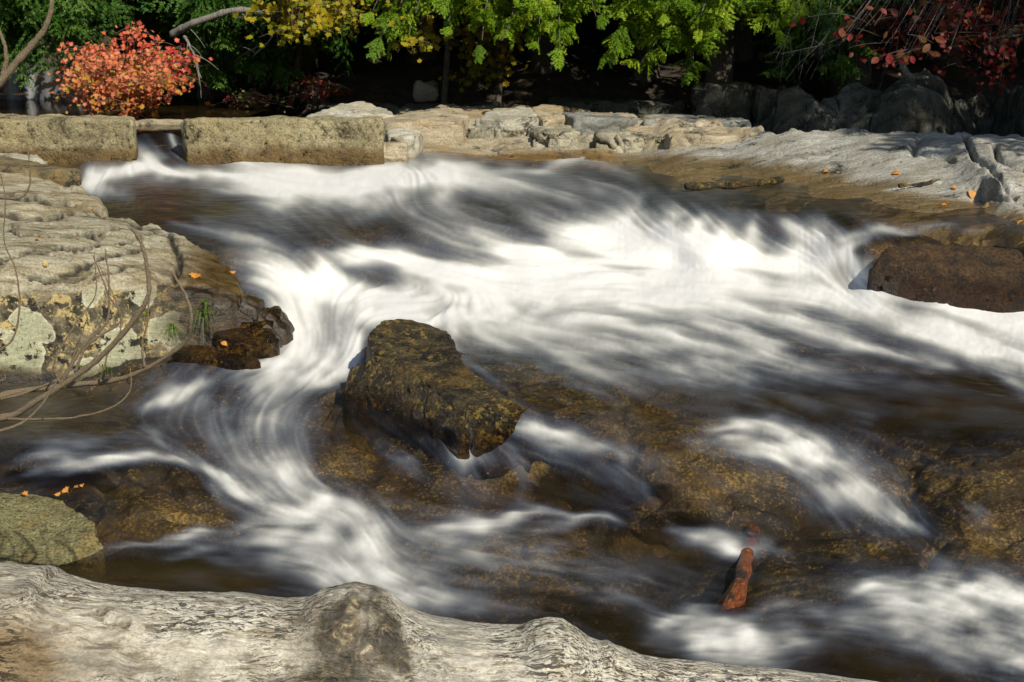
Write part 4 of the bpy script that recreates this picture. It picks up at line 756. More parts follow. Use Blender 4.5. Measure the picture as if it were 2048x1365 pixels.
M_HEML = leaf_material('sunny_hemlock_needles', [(0., (.05, .12, .008)), (.4, (.15, .28, .012)), (.75, (.32, .46, .02)), (1., (.60, .66, .06))], .4)  # lighter, yellower copy of the needles with sunlight put into the colour
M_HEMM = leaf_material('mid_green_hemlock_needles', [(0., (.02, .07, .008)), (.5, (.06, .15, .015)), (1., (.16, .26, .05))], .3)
M_BARK = bark_material('hemlock_bark', (.04, .034, .026), (.15, .13, .10))
M_GBARK = bark_material('grey_bark', (.10, .095, .08), (.30, .28, .24))
# crowns for the wood: three shapes shared by many trees
def crown_mesh(seed, H=13., R=3.6, base=2.4, nb=230):
    r = np.random.RandomState(seed); specs = []
    for k in range(nb):
        t = r.rand() ** 1.25; z = base + (H - base) * t; rad = R * (1 - t) ** .75 + .3; yaw = r.rand() * 6.283; q = (.25 + .65 * r.rand()) * rad
        specs.append(((q * math.cos(yaw), q * math.sin(yaw), z - .22 * q), yaw + r.randn() * .3, .25 + .15 * r.randn(), .95 + .9 * r.rand() * (1 - t * .5)))
    V_, F_, R_ = place_boughs(specs, .115, .42, seed); return mesh_np('crown', V_, F_, M_HEM, {'rnd': R_}, smooth=False)
def trunk_mesh(H=13., r0=.2, seed=0):
    r = np.random.RandomState(seed); z = np.linspace(-1.0, H, 26); p = np.stack([.12 * np.sin(z * .4 + seed), .1 * np.cos(z * .5 + seed), z], -1)
    parts = [tube(p, r0 * (1 - (z + 1) / (H + 1.5)) ** .8 + .02 + .12 * np.exp(-(z + .4) * 2.2).clip(0, 1), 12, .12, seed)]
    for k in range(26):
        zz = 1.6 + k * .42; a = r.rand() * 6.28; L = (1 + 2.4 * r.rand()) * (1 - zz / (H + 2)); s = np.linspace(0, 1, 7)
        parts.append(tube(np.stack([math.cos(a) * L * s, math.sin(a) * L * s, zz + .1 * s - .35 * s * s * L * .5], -1), .028 * (1 - s * .8), 5))
    V_, F_ = merge(parts); return mesh_np('trunk', V_, F_, M_BARK)
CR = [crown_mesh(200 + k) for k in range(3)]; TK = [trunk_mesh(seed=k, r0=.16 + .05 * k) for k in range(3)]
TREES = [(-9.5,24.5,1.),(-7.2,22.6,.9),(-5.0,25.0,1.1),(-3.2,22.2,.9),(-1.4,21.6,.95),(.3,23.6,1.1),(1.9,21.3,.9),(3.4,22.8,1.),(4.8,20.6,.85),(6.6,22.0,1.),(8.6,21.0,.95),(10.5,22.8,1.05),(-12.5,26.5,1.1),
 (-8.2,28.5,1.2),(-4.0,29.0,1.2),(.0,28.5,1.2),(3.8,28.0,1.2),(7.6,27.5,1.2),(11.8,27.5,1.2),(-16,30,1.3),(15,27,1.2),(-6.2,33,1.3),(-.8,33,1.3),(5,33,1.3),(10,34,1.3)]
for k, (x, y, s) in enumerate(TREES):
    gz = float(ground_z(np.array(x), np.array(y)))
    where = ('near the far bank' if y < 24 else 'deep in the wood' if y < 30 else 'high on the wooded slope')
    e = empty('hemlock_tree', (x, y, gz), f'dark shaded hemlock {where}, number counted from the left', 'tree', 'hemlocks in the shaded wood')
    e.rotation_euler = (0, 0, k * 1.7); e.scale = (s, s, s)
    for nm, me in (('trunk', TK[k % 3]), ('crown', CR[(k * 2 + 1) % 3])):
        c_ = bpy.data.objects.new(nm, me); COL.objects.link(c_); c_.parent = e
    e['label'] = 'dark shaded hemlock tree standing in the wood behind the river'
for k, (x, y, s, lab) in enumerate([(10.6, 12.6, 1.0, 'tall hemlock on the right bank outside the view whose shade falls on the slab'), (8.9, 8.2, .8, 'second tall hemlock on the right bank nearer the camera'), (13.5, 10.0, 1.15, 'third hemlock on the right bank farthest from the river')]):
    e = empty('hemlock_tree', (x, y, .6), lab, 'tree'); e.scale = (s, s, s); e.rotation_euler = (0, 0, k * 2.1)
    for nm, me in (('trunk', TK[k % 3]), ('crown', CR[k % 3])):
        c_ = bpy.data.objects.new(nm, me); COL.objects.link(c_); c_.parent = e
# hemlocks whose sunlit boughs hang over the far bank: each with limbs and tips at given places
def limb_tree(name, base, H, limbs, label, cat, mat, r0=.18, size=.05, seed=0, bsc=.42, per=7.5, aspect=.26):
    r = np.random.RandomState(seed); e = empty(name, base, label, cat); bx, by, bz0 = base
    z = np.linspace(-.8, H, 24); p = np.stack([bx + .08 * np.sin(z + seed), by + .08 * np.cos(z * .7 + seed), bz0 + z], -1)
    parts = [tube(p, r0 * (1 - (z + .8) / (H + 1.2)) ** .7 + .015, 12, .15, seed)]; specs = []
    for (st, tip) in limbs:
        st = np.array(st, float); tip = np.array(tip, float); L = np.linalg.norm(tip - st); s = np.linspace(0, 1, 16)[:, None]
        c_ = st + (tip - st) * s + np.array([0, 0, 1]) * (.16 * L * np.sin(s * math.pi)) + .02 * r.randn(16, 3); parts.append(tube(c_, .035 * (1 - .85 * s[:, 0]) * min(1, L / 2), 6))
        yaw0 = math.atan2(tip[1] - st[1], tip[0] - st[0]); nb = max(4, int(L * per * 2))
        for q in np.linspace(.25, 1, nb):
            for sd_ in ((-1, 1) if q < .97 else (0,)):
                pos = c_[min(15, int(q * 15))]; specs.append((pos + r.randn(3) * .03, yaw0 + sd_ * (.7 + .4 * r.rand()), .40 + .38 * r.randn(), bsc * (1.1 - .5 * q) * (.6 + .8 * r.rand())))
    V_, F_ = merge(parts); link('trunk', mesh_np('trunk', V_, F_, M_BARK), e)
    V_, F_, R_ = place_boughs(specs, size * .72, aspect, seed); link('crown', mesh_np('crown', V_, F_, mat, {'rnd': R_}, smooth=False), e)
    return e
def Pl(u, v, Y): return tuple(P(u, v, Y))
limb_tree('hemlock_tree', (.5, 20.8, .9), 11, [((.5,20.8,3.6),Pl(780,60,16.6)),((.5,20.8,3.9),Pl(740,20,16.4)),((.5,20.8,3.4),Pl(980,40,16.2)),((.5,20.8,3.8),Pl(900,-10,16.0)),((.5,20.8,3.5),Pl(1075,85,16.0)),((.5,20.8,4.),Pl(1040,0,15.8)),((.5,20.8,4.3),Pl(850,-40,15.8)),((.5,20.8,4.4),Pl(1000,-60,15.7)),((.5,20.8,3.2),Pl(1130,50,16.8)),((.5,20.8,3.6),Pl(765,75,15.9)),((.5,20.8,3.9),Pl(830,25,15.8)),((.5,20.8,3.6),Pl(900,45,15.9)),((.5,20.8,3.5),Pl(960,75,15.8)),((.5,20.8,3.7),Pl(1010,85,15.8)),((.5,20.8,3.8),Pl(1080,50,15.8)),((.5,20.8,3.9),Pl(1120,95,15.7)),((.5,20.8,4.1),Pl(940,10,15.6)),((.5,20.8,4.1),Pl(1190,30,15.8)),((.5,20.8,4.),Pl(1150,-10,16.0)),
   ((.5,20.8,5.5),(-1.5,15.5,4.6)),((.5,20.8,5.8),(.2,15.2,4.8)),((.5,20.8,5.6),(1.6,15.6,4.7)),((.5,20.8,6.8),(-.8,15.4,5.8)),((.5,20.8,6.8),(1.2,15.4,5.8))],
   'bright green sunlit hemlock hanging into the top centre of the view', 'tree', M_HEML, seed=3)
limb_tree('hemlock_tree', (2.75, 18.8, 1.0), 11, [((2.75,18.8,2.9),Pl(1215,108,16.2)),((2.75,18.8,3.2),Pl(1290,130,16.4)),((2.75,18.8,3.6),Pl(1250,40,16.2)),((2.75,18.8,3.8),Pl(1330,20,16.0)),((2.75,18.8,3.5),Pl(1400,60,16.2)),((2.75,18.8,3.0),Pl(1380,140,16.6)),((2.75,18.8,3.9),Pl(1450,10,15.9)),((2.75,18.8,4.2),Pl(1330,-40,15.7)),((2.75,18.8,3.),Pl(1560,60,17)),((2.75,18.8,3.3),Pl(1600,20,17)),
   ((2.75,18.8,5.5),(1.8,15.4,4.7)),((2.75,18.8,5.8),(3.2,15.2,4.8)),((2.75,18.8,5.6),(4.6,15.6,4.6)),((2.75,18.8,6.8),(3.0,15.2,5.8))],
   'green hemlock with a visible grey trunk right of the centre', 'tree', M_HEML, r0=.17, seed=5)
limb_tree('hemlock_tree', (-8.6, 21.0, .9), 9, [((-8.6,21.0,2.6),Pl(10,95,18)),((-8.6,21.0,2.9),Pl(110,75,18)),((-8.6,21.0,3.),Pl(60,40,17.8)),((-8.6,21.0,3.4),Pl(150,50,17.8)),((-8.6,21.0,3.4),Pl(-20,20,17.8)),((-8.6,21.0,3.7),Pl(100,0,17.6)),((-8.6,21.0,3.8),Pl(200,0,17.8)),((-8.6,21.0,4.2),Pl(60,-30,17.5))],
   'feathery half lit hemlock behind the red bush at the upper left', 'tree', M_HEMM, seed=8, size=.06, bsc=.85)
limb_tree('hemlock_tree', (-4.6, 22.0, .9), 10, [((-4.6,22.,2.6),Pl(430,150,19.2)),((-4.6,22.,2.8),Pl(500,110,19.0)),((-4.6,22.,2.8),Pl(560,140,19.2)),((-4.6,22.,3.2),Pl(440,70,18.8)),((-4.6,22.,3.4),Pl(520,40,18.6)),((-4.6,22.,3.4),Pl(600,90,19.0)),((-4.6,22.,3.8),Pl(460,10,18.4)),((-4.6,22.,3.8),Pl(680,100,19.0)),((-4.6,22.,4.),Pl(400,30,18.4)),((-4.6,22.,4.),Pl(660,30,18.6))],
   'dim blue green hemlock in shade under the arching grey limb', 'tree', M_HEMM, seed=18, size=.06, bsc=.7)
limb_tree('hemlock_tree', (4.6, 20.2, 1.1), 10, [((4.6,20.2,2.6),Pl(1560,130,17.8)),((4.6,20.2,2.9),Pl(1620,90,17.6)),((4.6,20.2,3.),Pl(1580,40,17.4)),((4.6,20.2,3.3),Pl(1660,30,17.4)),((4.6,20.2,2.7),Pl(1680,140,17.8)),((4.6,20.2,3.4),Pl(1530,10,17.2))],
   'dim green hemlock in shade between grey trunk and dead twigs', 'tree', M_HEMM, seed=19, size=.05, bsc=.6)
# leafy broadleaf plants
def leaf_template(kind):
    if kind == 'maple':
        a = [(0,-.5),(.14,-.30),(.42,-.34),(.34,-.12),(.56,.10),(.30,.12),(.24,.30),(.10,.22),(0,.56),(-.10,.22),(-.24,.30),(-.30,.12),(-.56,.10),(-.34,-.12),(-.42,-.34),(-.14,-.30)]
    else:
        a = [(0,-.5),(.20,-.34),(.32,-.08),(.30,.18),(.16,.40),(0,.54),(-.16,.40),(-.30,.18),(-.32,-.08),(-.20,-.34)]
    v = np.array([(0, 0, .0)] + [(x, y, .10 * abs(x) - .12 * y * y) for x, y in a]); n = len(a)
    return v, np.array([(0, i + 1, (i + 1) % n + 1) for i in range(n)])
LT = {k: leaf_template(k) for k in ('maple', 'oval')}
def leaves(kind, pos, size, seed, face=(0, -1, .7), spread=.8):
    r = np.random.RandomState(seed); v, f = LT[kind]; n = len(pos); z = unit(np.array(face) + r.randn(n, 3) * spread); x = unit(np.cross(r.randn(n, 3), z)); y = np.cross(z, x)
    s = (size * (.6 + .7 * r.rand(n)))[:, None, None]; V_ = pos[:, None] + s * (v[None, :, :1] * x[:, None] + v[None, :, 1:2] * y[:, None] + v[None, :, 2:] * z[:, None])
    F_ = f[None] + (np.arange(n) * len(v))[:, None, None]; return V_.reshape(-1, 3), F_.reshape(-1, 3)
def bush(name, base, tips, label, cat, mat, bark, leaf='maple', lsize=.06, nl=40, seed=0, group=None, r0=.02, rndf=None, sub=5, spread=.22, face=(0, -1, .7), hub=None, i0=5):
    """stems from base to the tips, side twigs, leaves in clumps along the twigs"""
    r = np.random.RandomState(seed); e = empty(name, base, label, cat, group); parts, pos = [], []
    for tp in tips:
        st = np.array(hub or base, float); tp = np.array(tp, float); mid = st + (tp - st) * (np.array([.35, .35, .6]) if not hub else np.array([.55, .55, .3])) + r.randn(3) * .06; L = np.linalg.norm(tp - st)
        c_ = catmull([st, mid, tp], 14); parts.append(tube(c_, r0 * np.linspace(1, .2, 14), 5))
        for q in range(sub):
            i = r.randint(i0, 14); dv = r.randn(3) * spread; dv[2] = abs(dv[2]) * .3 - .05; s = np.linspace(0, 1, 6)[:, None]
            tw = c_[i] + dv * s + np.array([0, 0, -.08]) * s * s; parts.append(tube(tw, r0 * .25 * np.linspace(1, .4, 6), 4))
            k = max(1, nl // sub); pos.append(tw[r.randint(1, 6, k)] + r.randn(k, 3) * np.array([.05, .05, .045]) * spread / .22)
    if hub:
        parts.append(tube(catmull([base, (np.array(base) * .5 + np.array(hub) * .5) + np.array([.1, 0, 0]), hub], 20), r0 * np.linspace(2.2, 1.4, 20), 8, .1))
    pos = np.concatenate(pos); V_, F_ = merge(parts); link('stems', mesh_np('stems', V_, F_, bark), e)
    V_, F_ = leaves(leaf, pos, lsize, seed, face); k = len(LT[leaf][0]); rn = rndf(pos, r) if rndf else r.rand(len(pos))
    link('foliage', mesh_np('foliage', V_, F_, mat, {'rnd': np.repeat(np.clip(rn, 0, 1), k)}, smooth=False), e); return e
M_RED = leaf_material('red_autumn_leaves', [(0., (.50, .34, .05)), (.25, (.55, .22, .04)), (.5, (.74, .24, .12)), (.7, (.62, .10, .05)), (.85, (.50, .03, .03)), (1., (.42, .012, .02))], .3)
M_YELL = leaf_material('yellow_maple_leaves', [(0., (.20, .22, .01)), (.5, (.33, .29, .012)), (1., (.50, .34, .015))], .4)
M_DRED = leaf_material('shade_dulled_red_leaves', [(0., (.16, .08, .02)), (.4, (.17, .03, .015)), (1., (.22, .018, .02))], .3)  # red darkened in the colour to stand for the shade on these shrubs
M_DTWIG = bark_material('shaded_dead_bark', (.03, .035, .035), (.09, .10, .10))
M_TWIG = bark_material('twig_bark', (.12, .085, .05), (.40, .31, .20), (60, 60, 60))
r = np.random.RandomState(4); tips = []
RB = np.array([(88,205),(118,160),(140,120),(128,98),(190,72),(215,52),(262,40),(300,18),(322,44),(352,70),(385,110),(400,150),(372,195),(330,205),(250,228),(170,205),(120,218)], float)
while len(tips) < 120:
    uu, vv = r.uniform(80, 410), r.uniform(15, 230)
    if polydist(RB, np.array([uu]), np.array([vv]))[0] > 4 and fbm(np.array([[uu / 38, vv / 24, 3.]]), 2, 5)[0] > .0: tips.append(Pl(uu, vv, 16.4 + r.randn() * .4))
def redrnd(pos, r):
    xx = pos - np.array([0, 0, CH]); dn = xx[:, 1] * CP - xx[:, 2] * SP; pu = 1024 + FPX * xx[:, 0] / dn; pv = 682.5 - FPX * (xx[:, 1] * SP + xx[:, 2] * CP) / dn
    return np.where(r.rand(len(pos)) < .35 * sstep(90, 190, pv) + .05, r.rand(len(pos)) * .3, np.clip(.45 + .3 * r.rand(len(pos)) + .35 * sstep(270, 380, pu) * r.rand(len(pos)) - .1 * sstep(80, 130, pv), 0, 1))  # right part shifted to deeper red, painting in its shaded side
bush('red_bush', (Pl(255, 245, 17.0)[0], 17.2, 1.15), tips, 'large round red and orange autumn bush behind the left concrete wall', 'bush', M_RED, M_TWIG, 'maple', .056, 38, 5, rndf=redrnd, sub=7, spread=.2, i0=8, r0=.012)
def cl(cu_, cv_, ru, rv, n, Y, seed, dy=.3):
    r = np.random.RandomState(seed); return [Pl(cu_ + ru * r.randn() * .5, cv_ + rv * r.randn() * .5, Y + dy * r.randn()) for _ in range(n)]
bush('maple_sapling', (-3.0, 19.5, 1.2), cl(640, 25, 80, 36, 30, 17.6, 1) + cl(590, 60, 30, 24, 7, 17.4, 2), 'yellow maple with bright leaves right of the bent grey branch', 'tree', M_YELL, M_BARK, 'maple', .085, 40, 6, r0=.02, spread=.3, hub=(-2.6, 19.2, 4.2), i0=10)
bush('maple_sapling', (-.9, 18.9, 1.1), cl(850, 62, 40, 16, 6, 17.4, 3) + cl(815, 82, 10, 8, 3, 16.3, 4), 'golden maple twigs hanging just left of the centre', 'tree', M_YELL, M_BARK, 'maple', .085, 22, 7, r0=.02, hub=(-.9, 18.6, 4.2), i0=11)
bush('maple_sapling', (-.2, 19.6, 1.1), cl(965, 140, 60, 30, 16, 19.0, 5), 'dull yellow green maple in shade below the central hemlock', 'tree', M_YELL, M_BARK, 'maple', .09, 30, 8, r0=.02, hub=(-.2, 19.4, 4.0), i0=10)
bush('red_shrub', (-3.55, 19.2, 1.2), cl(505, 200, 16, 10, 5, 18.6, 9, .1), 'small dark red shrub low in the shade right of the red bush', 'bush', M_DRED, M_TWIG, 'maple', .07, 26, 9)
bush('green_shrub', (-3.4, 19.2, 1.2), cl(478, 190, 10, 22, 6, 18.4, 10, .1), 'thin pale green leafy shrub standing in the dark beside the small red one', 'bush', leaf_material('olive_leaves', [(0., (.10, .13, .02)), (1., (.22, .24, .05))], .3), M_TWIG, 'oval', .05, 20, 10)
bush('red_shrub', (-2.7, 19.6, 1.2), cl(640, 162, 20, 8, 5, 19.0, 11, .1), 'faint dark red shrub in the shade behind the pale rock dome', 'bush', M_DRED, M_TWIG, 'maple', .07, 20, 11)
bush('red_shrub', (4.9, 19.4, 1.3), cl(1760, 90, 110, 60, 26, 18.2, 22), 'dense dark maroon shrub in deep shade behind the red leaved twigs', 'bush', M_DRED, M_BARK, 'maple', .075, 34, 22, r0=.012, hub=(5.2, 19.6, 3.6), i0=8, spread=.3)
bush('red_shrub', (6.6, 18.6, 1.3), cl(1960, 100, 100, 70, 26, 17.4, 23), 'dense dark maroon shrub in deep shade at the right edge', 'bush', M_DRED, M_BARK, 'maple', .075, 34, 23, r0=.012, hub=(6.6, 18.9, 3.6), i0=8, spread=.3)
bush('red_leaved_shrub', (6.9, 17.2, 1.4), cl(1900, 30, 70, 22, 18, 15.2, 12) + cl(1790, 70, 80, 45, 9, 14.8, 13) + cl(2030, 90, 60, 50, 8, 15, 14) + cl(1700, 60, 40, 60, 7, 14.6, 15) + cl(1840, 110, 60, 20, 6, 15, 16), 'sparse shrub with large shade-dulled red leaves at the upper right', 'bush', M_DRED, M_GBARK, 'oval', .095, 9, 12, r0=.009, sub=4, hub=(6.4, 16.8, 4.2), i0=8)
# bare dead branches at the upper right, pale
def bare(name, paths, label, cat, mat, r0=.008, Y=None, seg=6, twigs=0, seed=0, tl=.3):
    r = np.random.RandomState(seed); b = None; parts = []
    for pth in paths:
        w0 = pth[0] if isinstance(pth[0], (int, float)) else 1.; pts = pth[1:] if isinstance(pth[0], (int, float)) else pth
        q = np.array([P(*a) for a in pts]).reshape(-1, 3); n = max(14, len(q) * 9); c_ = catmull(q, n); c_ += .004 * np.cumsum(r.randn(n, 3), 0) * .25 * (r0 / .008)
        rr = r0 * w0 * np.linspace(1, .35, n) * (1 + .22 * (np.abs(np.sin(np.arange(n) * 1.3)) > .93)); parts.append(tube(c_, rr, seg, .15, seed)); 
        if b is None: b = q[0]
        for k in range(twigs):
            i = r.randint(3, n - 1); dv = (c_[min(n - 1, i + 2)] - c_[i]); dv = unit(dv[None])[0] * tl * .7 + r.randn(3) * tl * .4; s = np.linspace(0, 1, 8)[:, None]
            parts.append(tube(c_[i] + dv * s + np.array([0, 0, -.3 * tl]) * s * s, r0 * .35 * np.linspace(1, .4, 8), 4))
    V_, F_ = merge(parts); o = link(name, mesh_np(name, V_, F_, mat)); return tag(o, label, cat)
bare('dead_branch', [(1.2,(1655,-60,16),(1640,20,15.6),(1622,95,15.2)),(1.,(1690,-50,16),(1660,60,15.4),(1600,125,15.0)),(1.,(1600,-50,16),(1590,30,15.6),(1550,120,15.2)),(1.,(1740,-40,16),(1700,70,15.4),(1620,115,15.0)),(1.,(1720,50,16),(1660,85,15.4),(1560,110,15.1))],
     'pale grey drooping dead twigs right of the hemlock trunk', 'branch', M_DTWIG, .005, twigs=16, seed=4, tl=.28)
bare('fallen_limb', [(2.4,(345,70,18.4),(385,50,18.2),(470,24,18.1),(530,28,18.2),(590,48,18.8),(640,60,19.4)),(1.,(368,72,18.3),(390,115,18.2),(404,160,18.2)),(.8,(555,45,18.4),(540,80,18.4),(505,115,18.4))], 'pale grey arching bare limb between the red bush and the yellow maple', 'branch', M_GBARK, .022, twigs=5, seed=6, tl=.4)
bare('fallen_limb', [(1.5,(0,38,19.5),(40,42,19.4),(90,40,19.5))], 'thin pale dead stick across the hemlock at the top left edge', 'branch', M_GBARK, .02, seed=7)
bare('dead_branch', [(2.,(1800,105,15.6),(1815,150,15.4),(1860,160,15.3))], 'short grey broken stick on the dark bank at the upper right', 'branch', M_GBARK, .022, seed=8, twigs=2)
# ------------------------------------------------------------------ near bare twigs on the left
bare('bare_shrub', [(2.6,(-200,860,4.5),(0,838,4.45),(80,800,4.4),(200,720,4.35),(290,620,4.3),(300,560,4.3),(285,490,4.3),(268,462,4.3)),
  (2.3,(-200,860,4.5),(0,792,4.6),(110,775,4.6),(230,760,4.55),(300,735,4.5),(370,690,4.45),(385,640,4.4),(375,590,4.4),(348,542,4.4)),
  (1.2,(120,770,4.4),(170,690,4.4),(215,640,4.4),(217,560,4.4),(210,500,4.4)),(1.,(150,745,4.4),(175,690,4.4),(240,640,4.4),(215,590,4.4),(185,510,4.4)),
  (1.,(290,735,4.5),(285,690,4.5),(298,640,4.5),(300,560,4.5)),(1.,(0,835,4.45),(60,838,4.4),(150,832,4.35),(225,812,4.3),(260,780,4.3),(262,735,4.3)),
  (1.2,(-120,900,4.3),(0,868,4.2),(60,840,4.2),(100,790,4.2),(125,735,4.2)),(1.,(0,798,4.6),(60,782,4.6),(130,745,4.6),(160,680,4.6),(175,640,4.6)),
  (.8,(118,765,4.4),(110,720,4.4),(150,650,4.4),(190,590,4.4),(188,505,4.4)),(.7,(205,760,4.5),(215,700,4.5),(240,655,4.5),(225,590,4.5),(195,530,4.5)),(.9,(-100,760,4.6),(0,762,4.6),(10,750,4.6)),(.8,(-60,720,4.3),(0,700,4.3),(30,670,4.3),(40,600,4.3),(28,540,4.3),(8,480,4.3),(10,400,4.3),(0,350,4.3))],
  'bare curling twigs reaching from the left edge in front of the lichen ledge', 'shrub', M_TWIG, .0047, seg=7, seed=11)
bare('bare_branch', [(2.4,(-60,230,4.3),(0,165,4.3),(60,100,4.3),(90,60,4.3),(104,10,4.3),(100,-40,4.3)),(1.3,(5,150,4.3),(14,110,4.3),(0,55,4.3),(-20,20,4.3))], 'bare brown branch crossing the top left corner', 'branch', M_TWIG, .0058, seed=12)
bare('bare_branch', [(1.1,(-60,380,4.3),(0,395,4.3),(40,395,4.3),(58,370,4.3),(60,330,4.3),(56,285,4.3))], 'short reddish hooked twig in front of the orange spotted block', 'branch', M_TWIG, .004, seed=13)
# ------------------------------------------------------------------ driftwood log along the bottom
sil = np.array([(-500,1125),(-100,1140),(0,1150),(30,1147),(48,1152),(62,1168),(120,1186),(180,1198),(300,1204),(440,1200),(470,1203),(540,1213),(590,1210),(620,1193),(660,1183),(700,1179),(740,1187),(770,1202),(800,1232),(850,1250),(920,1262),(980,1264),(1040,1262),(1070,1250),(1100,1246),(1130,1250),(1160,1268),(1190,1287),(1215,1297),(1228,1293),(1245,1305),(1300,1325),(1360,1335),(1450,1343),(1600,1357),(1700,1366),(1900,1392),(2300,1440),(2700,1470)], float)
LY = 4.15; us = np.linspace(-480, 2680, 900); vt = np.interp(us, sil[:, 0], sil[:, 1]); base_v = np.interp(us, [-500,0,300,700,1000,1300,1700,2700], [1125,1160,1208,1232,1270,1328,1368,1470])
Lx = (us - 1024) / FPX * LY / CP; ztop = P(us, vt, LY)[:, 2]; zbs = P(us, base_v, LY)[:, 2]; R0 = np.interp(us, [-500, 0, 700, 1300, 2700], [.36, .34, .30, .24, .20])
SEG = 200; th = np.linspace(-math.pi, math.pi, SEG, endpoint=False)       # 0 = top, positive towards the camera
TH, XI = np.meshgrid(th, np.arange(len(us))); bumpz = (ztop - zbs)[:, None]
xw = np.interp(us, us, Lx)[:, None]; rr = R0[:, None] + 0 * TH
burl = np.exp(-((us[:, None] - 720) / 95) ** 2 - ((TH - .45) / .55) ** 2); knot = np.exp(-((us[:, None] - 1130) / 60) ** 2 - ((TH - .25) / .35) ** 2)
pc = np.stack([xw + 0 * TH, np.sin(TH) * .3, np.cos(TH) * .3], -1)
rr = rr + .012 * fbm(pc * np.array([1.5, 5, 5]), 4, 3) + .007 * ridged(pc * np.array([4, 20, 20]), 4, 5) + .006 * fbm(pc * np.array([5, 9, 9]), 3, 6) + .03 * burl * (.5 + 1.0 * ridged(pc * 11, 4, 8)) + .012 * burl * ridged(pc * 34, 3, 18) + .02 * knot
for (ku, kt, ks) in ((243,.42,.032),(188,.28,.024),(585,1.15,.03),(1225,.1,.016)):
    dd = np.hypot((us[:, None] - ku) / FPX * LY, (TH - kt) * .3); rr = rr + ks * (np.exp(-(dd / .035) ** 2) - 1.5 * np.exp(-(dd / .014) ** 2))
dk = np.hypot((us[:, None] - 600) / FPX * LY / 4.5, (TH - 1.02) * .3 - .03 * np.sin(us[:, None] / 60)); rr = rr - .07 * np.exp(-(dk / .026) ** 2) * (1 + .5 * vnoise(pc * 12, 5))
rr = rr - .03 * np.exp(-((TH - 1.35 - .02 * np.sin(us[:, None] / 50)) / .06) ** 2) * sstep(-100, 0, us)[:, None] * sstep(420, 250, us)[:, None]
top_w = np.exp(-(TH / .8) ** 2)
Zl = (zbs - R0)[:, None] + rr * np.cos(TH) + bumpz * top_w - .5 * (R0[:, None] ** 2) * 0; Yl = LY - rr * np.sin(TH) * 1.05
Vl = np.stack([xw + 0 * TH, Yl, Zl], -1); n = len(us)
i = np.arange(n - 1)[:, None] * SEG; j = np.arange(SEG)[None]; k = (j + 1) % SEG; F = np.stack([i + j, i + k, i + SEG + k, i + SEG + j], -1).reshape(-1, 4)
N = NT('bleached_driftwood'); cc = N.coord()
def wavy(sc, amt):                     # coordinates along the grain, bent by a slow noise so the grain waves
    nd = N.n('ShaderNodeTexNoise'); nd.inputs['Scale'].default_value = 9.; nd.inputs['Detail'].default_value = 3; N.l(cc, nd.inputs['Vector'])
    v = N.n('ShaderNodeVectorMath', operation='MULTIPLY_ADD'); N.l(nd.outputs['Color'], v.inputs[0]); v.inputs[1].default_value = (amt * .3, amt, amt); N.l(cc, v.inputs[2])
    m = N.n('ShaderNodeMapping'); m.inputs['Scale'].default_value = sc; N.l(v.outputs[0], m.inputs['Vector']); return m.outputs[0]
g1 = N.noise(wavy((4, 26, 26), .07), 1.6, 8, .66, .3); g2 = N.noise(wavy((9, 60, 60), .06), 1.5, 5, .65, .5); g3 = N.noise(cc, 3.4, 5, .6); g4 = N.noise(cc, 60, 4, .7); g5 = N.noise(N.coord((1, 2.2, 2.2)), 2.6, 7, .65)
base = N.ramp(g1, [(.32, (.20, .16, .10)), (.42, (.44, .39, .29)), (.50, (.68, .63, .51)), (.70, (.80, .76, .65))])
dash = N.math('MAXIMUM', N.ramp(N.math('ABSOLUTE', N.math('SUBTRACT', N.noise(wavy((7, 52, 52), .07), 1.3, 3, .6, .4), .5)), [(0., 1.), (.012, 1.), (.026, 0.)]), N.math('MULTIPLY', N.ramp(g2, [(.44, 1.), (.47, 0.)]), .9)); patch = N.ramp(g3, [(.38, 0.), (.50, 1.)])
base = N.mix(N.math('MULTIPLY', dash, N.math('MULTIPLY_ADD', patch, .90, .10)), base, (.035, .033, .026))
base = N.mix(N.ramp(g5, [(.50, 0.), (.60, .6)]), base, (.30, .29, .25))
base = N.mix(N.ramp(N.noise(cc, 2.1, 8, .7), [(.54, 0.), (.66, .7)]), base, (.22, .165, .10))
base = N.mix(N.math('MULTIPLY', N.attr('burl'), .85), base, N.ramp(N.noise(cc, 20, 7, .75, .8), [(.42, (.012, .009, .005)), (.52, (.06, .042, .02)), (.60, (.24, .18, .09)), (.68, (.66, .58, .40))]))
base = N.mix(N.attr('brown'), base, N.mix(1., base, (.42, .33, .22), 'MULTIPLY'))
base = N.mix(.45, base, N.ramp(g4, [(.35, .45), (.6, 1.)]), 'MULTIPLY')
M_LOG = N.done(N.principled(base, .85, N.bump(N.math('ADD', N.math('MULTIPLY', g2, 1.2), N.math('MULTIPLY', g1, .5)), .9, .014)))
burla = np.clip(2.2 * np.exp(-((us[:, None] - 710 - 60 * (TH - .2) + 50 * fbm(pc * 5, 3, 14)) / 80) ** 4 - ((TH - .22) / .66) ** 4) * (.72 + 1.4 * fbm(pc * 7, 4, 4)) + 1.2 * np.exp(-(dk / .05) ** 2) * .9, 0, 1)
for (ku, kt) in ((243,.42),(188,.28)): burla = np.maximum(burla, np.exp(-(np.hypot((us[:, None] - ku) / FPX * LY, (TH - kt) * .3) / .018) ** 2))
